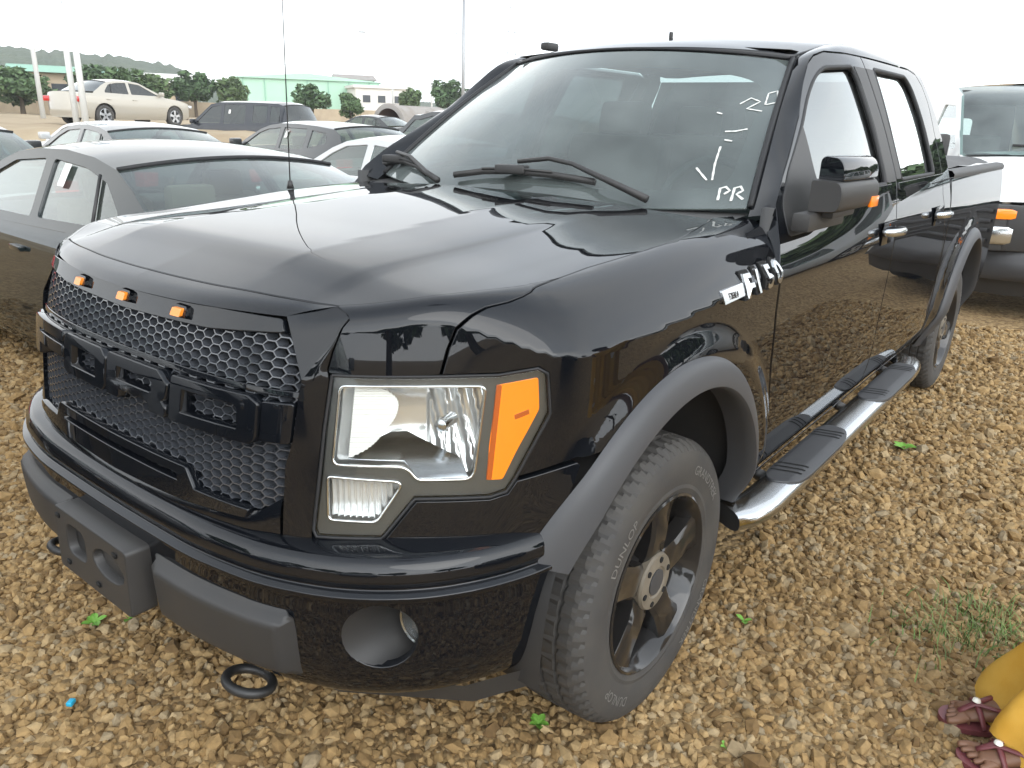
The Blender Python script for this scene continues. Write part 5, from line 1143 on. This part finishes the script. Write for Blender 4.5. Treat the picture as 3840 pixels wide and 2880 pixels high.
hill('hill', 95, 52, 330, Pch([50, 54, 57, 60, 63, 66, 69.6, 74, 80, 95], [-.1, .15, 1.0, 2.4, 2.85, 3.0, 3.05, 3.2, 3.4, 2.0]), 110)
hill('hill', 52, 30, 400, Pch([30, 36, 41, 44, 47, 52], [-.1, .2, .9, .95, .5, -.1]), 60)
# buildings
def building(name, label, az, d, w_, dp, h, z0, rot, wallm, roofm, roof='gable', wins=(), rh=1.2):
    x, y = AZ(az, d); o = empty(name, (x, y, z0), R_(az + rot)); tag(o, label, 'building')   # local -X faces camera, Y to the left
    mk('wall', *box((dp / 2, 0, h / 2), (dp, w_, h)), wallm, o, smooth=False)
    if roof == 'gable':
        e = .35; V = [(-e, -w_ / 2 - e, h + .01), (-e, w_ / 2 + e, h + .01), (dp + e, w_ / 2 + e, h + .01), (dp + e, -w_ / 2 - e, h + .01), (-e, 0, h + rh), (dp + e, 0, h + rh)]
        mk('roof', V, [(0, 4, 1), (1, 4, 5, 2), (2, 5, 3), (3, 5, 4, 0), (0, 1, 2, 3)], roofm, o, smooth=False)
    elif roof == 'pitch':
        e = .5; V = [(-e, -w_ / 2 - e, h + .01), (-e, w_ / 2 + e, h + .01), (dp + e, w_ / 2 + e, h + .01), (dp + e, -w_ / 2 - e, h + .01), (dp / 2, -w_ / 2 - e, h + rh), (dp / 2, w_ / 2 + e, h + rh)]
        mk('roof', V, [(0, 4, 5, 1), (2, 5, 4, 3), (0, 3, 4), (1, 5, 2), (0, 1, 2, 3)], roofm, o, smooth=False)
    else: mk('roof', *box((dp / 2, 0, h + .15), (dp + .6, w_ + .6, .3)), roofm, o, smooth=False)
    for yy, zz, ww, hh in wins:
        f = mk('window', *box((-.03, yy, zz), (.10, ww + .16, hh + .16)), wallm, o, smooth=False); mk('pane', *box((-.09, yy, zz), (.04, ww, hh)), 'window_dark', f, smooth=False)
    return o
building('warehouse', 'long pale green sheet-metal warehouse behind the trees', 52.2, 105, 17.5, 40, 4.4, BZ, 0, 'sheet_green', 'sheet_green', 'gable', rh=.75)
for k in range(7):
    wo = bpy.data.objects['warehouse']; mk('wall_rib', *box((-.06, -7.5 + 2.5 * k, 2.2), (.10, .12, 4.3)), 'roof_green', wo, smooth=False)
building('house', 'white two-storey house right of the green warehouse', 47.2, 100, 6.5, 8, 3.6, BZ, 12, 'wall_white', 'wall_white', 'flat', [(-1.8, 2.4, .9, .8), (.2, 2.4, .9, .8), (2.0, 2.4, .9, .8), (-1.0, .9, 1.1, 1.0)])
building('house', 'pale stepped house just left of the white two-storey house', 49.0, 112, 4.5, 8, 4.9, BZ, 5, 'wall_white', 'concrete', 'pitch', [(-1, 3.4, .8, .8), (1, 3.4, .8, .8)], rh=.8)
building('house', 'tan low building with green roof at the far left', 66.3, 62, 6.2, 6, 2.55, BZ, 0, 'wall_tan', 'roof_green', 'pitch', [(-1.6, 1.55, 1.5, .7), (.5, 1.55, 1.2, .7), (2.2, 1.55, .8, .7)], rh=.55)
building('house', 'cream house half hidden between two trees on the left', 60.5, 75, 3.6, 5, 2.6, BZ, 5, 'wall_tan', 'wall_white', 'pitch', [(-.5, 1.5, .9, .8)], rh=.8)
# tan boundary wall
def wall(name, label, az0, d0, az1, d1, h, z0):
    p, q = AZ(az0, d0), AZ(az1, d1); L_ = math.hypot(q[0] - p[0], q[1] - p[1]); a = math.atan2(q[1] - p[1], q[0] - p[0])
    o = empty(name, (p[0], p[1], z0), a); tag(o, label, 'wall'); n = max(1, int(L_ / 4))
    for i in range(n): mk('wall_panel', *box(((i + .5) * L_ / n, 0, h / 2), (L_ / n - .25, .2, h)), 'wall_tan', o, smooth=False); mk('pier', *box((i * L_ / n, 0, h / 2 + .06), (.3, .3, h + .12)), 'wall_tan', o, smooth=False)
wall('boundary_wall', 'tan masonry wall along the bank behind the concrete pipes', 53.5, 62, 38, 60, 1.0, BZ - .1)
wall('boundary_wall', 'tan masonry wall below the trees on the left', 72, 58, 58, 66, 1.1, BZ)
# concrete pipes
def pipe(label, az, d, r, ln, rot, z0):
    x, y = AZ(az, d); V, F = lathe([(r, 0), (r, ln), (r * .84, ln), (r * .84, 0), (r, 0)], 40, 'x'); o = empty('concrete_pipe', (x, y, z0 + r), R_(az + rot)); tag(o, label, 'pipe', 'concrete pipes')
    mk('shell', V, F, 'concrete', o, sharp=40); mk('bore', *lathe([(r * .835, .05), (r * .835, ln * .98)], 40, 'x'), 'bore_brown', o); mk('collar', *lathe([(r * 1.0, .0), (r * 1.07, .02), (r * 1.07, .25), (r, .27)], 40, 'x'), 'concrete', o, sharp=30)
pipe('nearer large concrete pipe lying end-on left of the windscreen pillar', 46.9, 34, .85, 3.2, -42, .25)
pipe('second concrete pipe tucked against the windscreen pillar', 44.4, 35, .72, 3.2, -42, .30)
# trees
def leaf_crown(rx, ry, rzz, zc, n, seed, size):
    r = np.random.default_rng(seed); cl = r.normal(size=(26, 3)); cl /= np.linalg.norm(cl, axis=1, keepdims=True); cl *= (r.uniform(.25, .95, (26, 1))); cl[:, 2] = cl[:, 2] * .9
    k = r.integers(0, 26, n); off = r.normal(size=(n, 3)); off /= np.linalg.norm(off, axis=1, keepdims=True); p = cl[k] + off * (r.uniform(.35, 1, (n, 1)) ** .5) * .34
    p = p * [rx, ry, rzz] + [0, 0, zc]; u = r.normal(size=(n, 3)); u /= np.linalg.norm(u, axis=1, keepdims=True); v = np.cross(u, r.normal(size=(n, 3))); v /= np.linalg.norm(v, axis=1, keepdims=True)
    s = size * r.uniform(.6, 1.4, (n, 1)); u = u * s; v = v * s * .55
    V = np.stack([p - u, p + v * .9, p + u, p - v * .9], 1).reshape(-1, 3); F = np.arange(n * 4).reshape(-1, 4); return V.tolist(), [tuple(f) for f in F.tolist()]
TREE = []
for i, (rx, rzz, zc, n) in enumerate(((1.45, 1.25, 2.0, 2600), (1.8, 1.3, 1.9, 3000), (1.15, 1.5, 2.1, 2400))):
    V, F = leaf_crown(rx, rx * .9, rzz, zc, n, 11 + i, .17); me = bpy.data.meshes.new('crown'); me.from_pydata(V, [], F); me.materials.append(MAT['leaf%d' % i])
    limbs = [tube([(0, 0, -.1), (.05, .03, .7), (.0, -.02, 1.4), (.1, .05, 2.2)], [.13, .10, .08, .03], 7)] + [tube([(0, 0, .9 + .15 * q), (.45 * math.cos(q * 2.1), .45 * math.sin(q * 2.1), 1.5 + .1 * q), (.9 * math.cos(q * 2.1), .9 * math.sin(q * 2.1), 2.0 + .12 * q)], [.06, .04, .015], 5) for q in range(5)]
    v, f = join(limbs); mt = bpy.data.meshes.new('trunk'); mt.from_pydata(v, [], f); mt.materials.append(MAT['bark']); TREE.append((me, mt))
def tree(label, az, d, h, kind, wd=1., z0=BZ):
    x, y = AZ(az, d); o = empty('tree', (x, y, z0), R_(az * 37)); tag(o, label, 'tree', 'trees beyond the lot'); s = h / 3.4; o.scale = (s * wd, s * wd, s)
    for nm, me in (('crown', TREE[kind][0]), ('trunk', TREE[kind][1])): link(bpy.data.objects.new(nm, me), o)
def el_h(el, d): return CLOC.z + d * math.tan(R_(el)) - BZ
for lab, az, d, el, k, wd in (('bushy tree at the far left in front of the hill', 69.0, 55, 2.3, 1, 1.5), ('broad tree just right of the leaning sign pole', 65.0, 58, 2.5, 0, 1.3), ('wide pale-green tree behind the beige sedan roof', 63.3, 57, 2.5, 1, 1.35), ('low spreading tree at the beige sedan front', 61.5, 60, 2.0, 2, 1.5), ('loose greyish tree left of the two warehouse trees', 59.3, 62, 2.45, 0, 1.1), ('compact dark tree at the warehouse left end', 57.2, 62, 2.05, 2, 1.2), ('dark tree in front of the green warehouse wall', 51.9, 52, 1.95, 0, 1.2), ('round shrub-like tree left of the concrete pipes', 49.4, 52, 1.55, 1, 1.0), ('small dark tree above the concrete pipe', 45.4, 70, 1.8, 2, 1.2), ('dark tree at the windscreen pillar', 42.5, 66, 2.55, 0, 1.2)):
    tree(lab, az, d, max(1.4, el_h(el, d)), k, wd)
for lab, x, y, h, k in (('leafy tree mirrored in the pickup nose, leftmost', -30, -14, 7.5, 0), ('leafy tree mirrored in the pickup nose, second', -32, -6, 8.5, 1), ('leafy tree mirrored in the pickup nose, third', -29, 2, 7, 2), ('leafy tree mirrored in the pickup nose, fourth', -26, -22, 9, 1), ('leafy tree mirrored in the fender', -14, -33, 9, 0), ('leafy tree mirrored in the front door', 2, -36, 8, 1), ('leafy tree mirrored in the rear door', 14, -35, 9, 2), ('leafy tree mirrored low in the door glass', 28, -9, 3.6, 0), ('leafy tree mirrored in the bed side', 33, -14, 4.0, 1), ('leafy tree mirrored beside the power pole', 26, -17, 3.8, 2), ('leafy tree mirrored at the rear door edge', 37, -8, 4.2, 1), ('leafy tree mirrored in the dark sedan window', -24, 14, 8, 1)):
    az = math.degrees(math.atan2(y - CLOC.y, x - CLOC.x)); d = math.hypot(x - CLOC.x, y - CLOC.y); tree(lab, az, d, h, k, 1.1, 0)
for x, y, h, k in ((33, -4.5, 5.4, 0), (30, -7.0, 5.0, 1), (28.5, -9.5, 5.5, 2), (29, -12, 5.2, 0), (25, -12.5, 4.8, 1), (24, -15.5, 5.2, 2), (21, -17, 5.0, 0), (18, -20, 5.2, 1)):
    az = math.degrees(math.atan2(y - CLOC.y, x - CLOC.x)); d = math.hypot(x - CLOC.x, y - CLOC.y); tree('low leafy tree in the row mirrored along the pickup doors', az, d, h, k, 1.25, 0)
# poles and lamps
def pole(name, label, az, d, h, r0, r1, m, z0=BZ, arm=None, cat='pole'):
    x, y = AZ(az, d); o = empty(name, (x, y, z0), R_(az)); tag(o, label, cat)
    mk('post', *tube([(0, 0, -.3), (0, 0, h)], [r0, r1], 10), m, o)
    if arm:
        ln, sg = arm; mk('arm', *tube([(0, 0, h - .05)] + [(0, sg * ln * math.sin(t), h + .6 * (1 - math.cos(t)) * .0 + .55 * math.sin(t)) for t in np.linspace(.1, 1.45, 8)], r1 * .8, 7), m, o)
        mk('lamp_head', *box((0, sg * (ln + .25), h + .53), (.22, .6, .12), None, .04), 'pole_grey', o, sharp=40)
    return o
pole('lamp_post', 'slim white pole left of the sign pole', 68.0, 42, 7.5, .11, .07, 'pole_white')
sp = pole('sign_pole', 'white pole with a small blue sign at its top', 65.75, 24.5, 3.55, .085, .07, 'pole_white', BZ, None, 'sign')
mk('sign_board', *box((-.10, 0, 3.42), (.06, .34, .36), None, .01), 'sign_blue', sp); mk('sign_panel', *box((-.135, 0, 3.34), (.01, .26, .12)), 'paper', sp)
mk('second_post', *tube([(.25, .22, -.3), (.25, .22, 3.6)], [.08, .065], 10), 'pole_white', sp)
pole('street_lamp', 'street lamp arching left above the white house', 46.55, 72, 6.6, .10, .06, 'pole_white', BZ, (2.2, 1), 'street lamp')
pole('street_lamp', 'faint street lamp arching right beside the roof corner', 43.9, 95, 9.0, .11, .07, 'pole_white', BZ, (2.4, -1), 'street lamp')
pole('lamp_post', 'tall grey pole just above the windscreen corner', 41.75, 46, 6.8, .10, .08, 'pole_grey')
pole('street_lamp', 'street lamp arching left over the cab roof', 21.0, 60, 6.7, .09, .06, 'pole_white', 0, (2.6, 1), 'street lamp')
for az, d, h in ((58.9, 150, 6.9), (55.9, 170, 5.5), (52.0, 160, 7.4)): pole('lamp_post', {58.9: 'thin distant pole above the compact dark tree', 55.9: 'thin distant pole at the warehouse ridge left end', 52.0: 'thin distant pole above the warehouse roof'}[az], az, d, h, .08, .05, 'pole_white')
# lattice tower
tx, ty = AZ(38.5, 210); tw = empty('lattice_tower', (tx, ty, 0), R_(38)); tag(tw, 'faint steel lattice tower left of the cab roof', 'tower')
L4 = []; H = 32
for k in range(4):
    sx, sy = (1 if k in (0, 3) else -1), (1 if k < 2 else -1); L4.append(tube([(1.7 * sx, 1.7 * sy, 0), (.45 * sx, .45 * sy, H)], .06, 4))
for j in range(13):
    z0_, z1_ = H * j / 13, H * (j + 1) / 13; w0, w1 = 1.7 - 1.25 * j / 13, 1.7 - 1.25 * (j + 1) / 13
    for s in (1, -1): L4 += [tube([(w0, s * w0, z0_), (-w1, s * w1, z1_)], .035, 4), tube([(s * w0, w0, z0_), (s * w1, -w1, z1_)], .035, 4), tube([(-w0, s * w0, z0_), (w1, s * w1, z1_)], .035, 4)]
mk('lattice', *join(L4), 'pole_grey', tw)
for z_ in (17, 22): mk('cross_arm', *box((0, 0, z_), (.15, 5.0, .15)), 'pole_grey', tw)
# power pole whose crossarm mirrors in the door glass
px_, py_ = 16, -20; pp = empty('power_pole', (px_, py_, 0), R_(40)); tag(pp, 'wooden power pole mirrored in the front door glass', 'pole'); mk('post', *tube([(0, 0, 0), (0, 0, 9)], [.16, .11], 8), 'bark', pp); mk('cross_arm', *box((0, 0, 8.4), (.12, 2.6, .14)), 'bark', pp)
for q in (-1.1, 0, 1.1): mk('insulator', *tube([(0, q, 8.47), (0, q, 8.75)], .06, 6), 'pole_grey', pp)

# ------------------------------------------------------------------ small plants, litter
mat('sprout', (.16, .36, .05), .6); mat('grass_blade', (.12, .20, .05), .7, island=[(0, (.10, .13, .04)), (.6, (.14, .24, .06)), (1, (.26, .24, .10))]); mat('blue_plastic', (.02, .35, .55), .4)
def sprout(label, x, y, n, size, seed):
    r = random.Random(seed); o = empty('seedling', (x, y, .012), r.uniform(0, 6)); tag(o, label, 'seedling', 'green seedlings in the gravel')
    for k in range(n):
        a = 2 * math.pi * k / n + r.uniform(-.4, .4); ln = size * r.uniform(.7, 1.15); wv = ln * .32
        rows = [(0, .15, 0), (.3, .8, .45), (.6, 1., .72), (.85, .6, .80), (1, .05, .74)]; V, F = [], []
        for t, ww, hh in rows:
            for s in (-1, 0, 1): V.append((ln * t * math.cos(a) - s * wv * ww * math.sin(a), ln * t * math.sin(a) + s * wv * ww * math.cos(a), ln * .45 * hh + (.0 if s else -.004)))
        for i in range(4): F += [(3 * i, 3 * i + 1, 3 * i + 4, 3 * i + 3), (3 * i + 1, 3 * i + 2, 3 * i + 5, 3 * i + 4)]
        mk('leaf', V, F, 'sprout', o)
sprout('bright green seedling in the gravel below the plate bracket', -.84, .53, 6, .036, 1); sprout('small light green leaf beside the larger seedling under the plate bracket', -.76, .47, 3, .028, 2)
sprout('bright green two-leaf seedling right of the front tyre', .51, -1.02, 3, .034, 3); sprout('green seedling below the running board middle', 2.44, -1.06, 6, .06, 4); sprout('tiny green weed under the bumper beside the tyre', -.29, -.78, 7, .028, 5)
sprout('faint yellow-green weed right of the tyre foot', -.04, -1.2, 5, .02, 6)
c_ = mk('plastic_scrap', *join([box((-1.05, .20, .035), (.022, .016, .012), rz(.6), .003)]), 'blue_plastic'); tag(c_, 'tiny bright blue plastic scrap on the gravel at lower left', 'litter')
def tuft():
    r = np.random.default_rng(5); V, F = [], []
    for k in range(420):
        cx, cy = (1.02, -1.66) if k % 3 else (.84, -1.55); x, y = cx + r.normal(0, .11), cy + r.normal(0, .09); a = r.uniform(0, 6.3); h = r.uniform(.03, .085); l_ = r.uniform(.02, .06); w_ = .0022; b = len(V)
        for t, ww in ((0, 1), (.5, .8), (1, .1)):
            px_, py_, pz = x + l_ * t * t * math.cos(a), y + l_ * t * t * math.sin(a), .005 + h * (t - .25 * t * t)
            V += [(px_ - w_ * ww * math.sin(a), py_ + w_ * ww * math.cos(a), pz), (px_ + w_ * ww * math.sin(a), py_ - w_ * ww * math.cos(a), pz)]
        F += [(b, b + 1, b + 3, b + 2), (b + 2, b + 3, b + 5, b + 4)]
    o = mk('grass', V, F, 'grass_blade'); tag(o, 'sparse grass growing through the gravel at the right', 'grass', kind='stuff')
tuft()
# ------------------------------------------------------------------ bystander whose feet and hem show at the lower right
mat('skin', (.19, .095, .055), .5); mat('cloth_mustard', (.62, .33, .035), .8, noise=(7, .7, (.75, .48, .10)), bump=(14, .5, .01)); mat('cloth_print', (.55, .16, .06), .8); mat('sandal', (.16, .045, .05), .45); mat('jewel', (.9, .88, .78), .15); mat('hair', (.012, .010, .009), .6)
def skin_mesh(name, verts, edges, radii, m, parent, root=0, sub=2):
    me = bpy.data.meshes.new(name); me.from_pydata(verts, edges, []); me.materials.append(MAT[m]); o = link(bpy.data.objects.new(name, me), parent)
    sm = o.modifiers.new('skin', 'SKIN'); sl = me.skin_vertices[0].data if me.skin_vertices else None
    if sl is None:
        bm = bmesh.new(); bm.from_mesh(me); bm.verts.layers.skin.verify(); bm.to_mesh(me); bm.free(); sl = me.skin_vertices[0].data
    for i, r in enumerate(radii): sl[i].radius = r if isinstance(r, tuple) else (r, r)
    for v in sl: v.use_root = False
    sl[root].use_root = True; sb = o.modifiers.new('sub', 'SUBSURF'); sb.levels = sb.render_levels = sub; me.polygons.foreach_set('use_smooth', [True] * len(me.polygons)); sm.use_smooth_shade = True
    return o
# facing direction f, right r; toes at t1,t2
fx, fy = -.45, .893; HEAD = math.atan2(fy, fx)
per = empty('person', (.49, -1.86, 0), HEAD); tag(per, 'person in a mustard dress and maroon sandals standing beside the front door', 'person')
V, E, Rr = [], [], []
def av(p, r, link_=None):
    V.append(p); Rr.append(r)
    if link_ is not None: E.append((link_, len(V) - 1))
    return len(V) - 1
pel = av((-.10, 0, .88), (.13, .11)); sp1 = av((-.10, 0, 1.08), (.11, .09), pel); ch = av((-.10, 0, 1.28), (.13, .10), sp1); nk = av((-.10, 0, 1.42), .05, ch); hd0 = av((-.09, 0, 1.50), .06, nk); hd1 = av((-.08, 0, 1.58), (.075, .09), hd0); hd2 = av((-.09, 0, 1.66), .065, hd1)
for sg in (1, -1):
    sh_ = av((-.10, sg * .16, 1.36), .05, ch); el_ = av((-.12, sg * .23, 1.10), .038, sh_); wr_ = av((-.02, sg * .20, .90), .025, el_); pa = av((.01, sg * .19, .84), (.035, .02), wr_)
    for q in range(4): f1 = av((.03 + .004 * q, sg * .19 + (q - 1.5) * .018, .79), .009, pa); f2 = av((.04, sg * .19 + (q - 1.5) * .018, .755 + .006 * abs(q - 1.5)), .007, f1)
    t_ = av((.04, sg * .15, .82), .009, pa); av((.055, sg * .14, .79), .008, t_)
    hp_ = av((-.09, sg * .09, .80), .085, pel); kn = av((-.04, sg * .085, .47), .058, hp_); an = av((.015, sg * .075, .105), .036, kn)
    he = av((-.03, sg * .075, .055), .034, an); md = av((.09, sg * .078, .062), (.036, .028), an); ba = av((.165, sg * .080, .042), (.046, .020), md)
    for q in range(5):
        yy = sg * (.080 + (q - 2) * .0185); ln = (.075, .072, .064, .054, .044)[q] ; t1_ = av((.165 + ln * .62, yy, .034), .0115 if q == 0 else .009, ba); av((.165 + ln, yy, .028), .0095 if q == 0 else .0072, t1_)
skin_mesh('body', V, E, Rr, 'skin', per)
for sg in (1, -1):
    sole = rnd([(-.075, -.030), (-.075, .030), (.02, .033), (.13, .050), (.20, .052), (.245, .030), (.250, -.010), (.22, -.042), (.10, -.040)], .02)
    so = mk('sandal', *prism(sole, lambda a, b, c, sg=sg: (a, sg * .078 + sg * -b, .006 + c), .016), 'sandal', per, sharp=40)
    for pth in ([(.09, -.045, .03), (.11, -.03, .078), (.165, .0, .072), (.205, .008, .045)], [(.09, .045, .03), (.11, .032, .080), (.165, .006, .074), (.205, .008, .045)], [(.15, -.052, .03), (.16, -.03, .062), (.16, .0, .070), (.16, .03, .064), (.15, .055, .03)]):
        mk('strap', *tube([(a, sg * .078 - sg * b, c) for a, b, c in res([Vector(q) for q in pth], 12)], .0085, 6, True, .55), 'sandal', so)
    mk('jewel', *lathe([(.011, .0), (.009, .006), (.0005, .009)], 12, 'z', (.163, sg * .078, .079)), 'jewel', so)
def dress(u, v):
    g = 2 * math.pi * u; z = .045 + 1.33 * v; rad = (.165 + .105 * (1 - sstep(0, .20, v)) + .02 * sstep(.7, .9, v)); fold = .030 * (1 - v) ** 1.5 * math.sin(g * 9 + 2 * v) + .014 * (1 - v) * math.sin(g * 17)
    zz = z + (.03 * math.sin(g * 5) + .02 * math.sin(g * 9 + 1)) * (1 - v) ** 3; k = -.125 + .05 * (1 - v) ** 4
    return ((rad + fold) * .70 * math.cos(g) + k * .6 + .0, (rad + fold) * 1.05 * math.sin(g), max(.012, zz))
dr = mk('dress', *gridf(dress, 120, 40), 'cloth_mustard', per)
r_ = np.random.default_rng(3)
for k in range(46):
    u0, v0 = r_.uniform(0, 1), r_.uniform(.02, .9); s0 = r_.uniform(.012, .03)
    pts = [(u0 + s0 * .55 * math.cos(t) * (1 + .3 * math.sin(3 * t)), v0 + s0 * .5 * math.sin(t)) for t in np.linspace(0, 2 * math.pi, 11)[:-1]]
    c3 = [Vector(dress(a % 1, min(1, max(0, b)))) for a, b in pts]; out_ = [(p.x * 1.012, p.y * 1.008, p.z + .001) for p in c3]
    mk('printed_motif', out_, [tuple(range(10))], 'cloth_print' if k % 3 else 'jewel', dr, smooth=False)
mk('hair', *join([lathe([(.001, .115), (.06, .10), (.10, .05), (.108, -.02), (.10, -.06)], 24, 'z', (-.112, 0, 1.635))]), 'hair', per)

# ------------------------------------------------------------------ hazy air
hm_ = bpy.data.materials.new('haze'); hm_.use_nodes = True; t = hm_.node_tree; t.nodes.clear(); o_ = N(t, 'ShaderNodeOutputMaterial'); pv = N(t, 'ShaderNodeVolumePrincipled')
pv.inputs['Color'].default_value = (.93, .95, .97, 1); pv.inputs['Density'].default_value = .0009; pv.inputs['Anisotropy'].default_value = .2; t.links.new(pv.outputs['Volume'], o_.inputs['Volume']); MAT['haze'] = hm_
hz = mk('haze', *box((60, 60, 18), (1010, 1010, 40)), 'haze', smooth=False); tag(hz, kind='stuff')
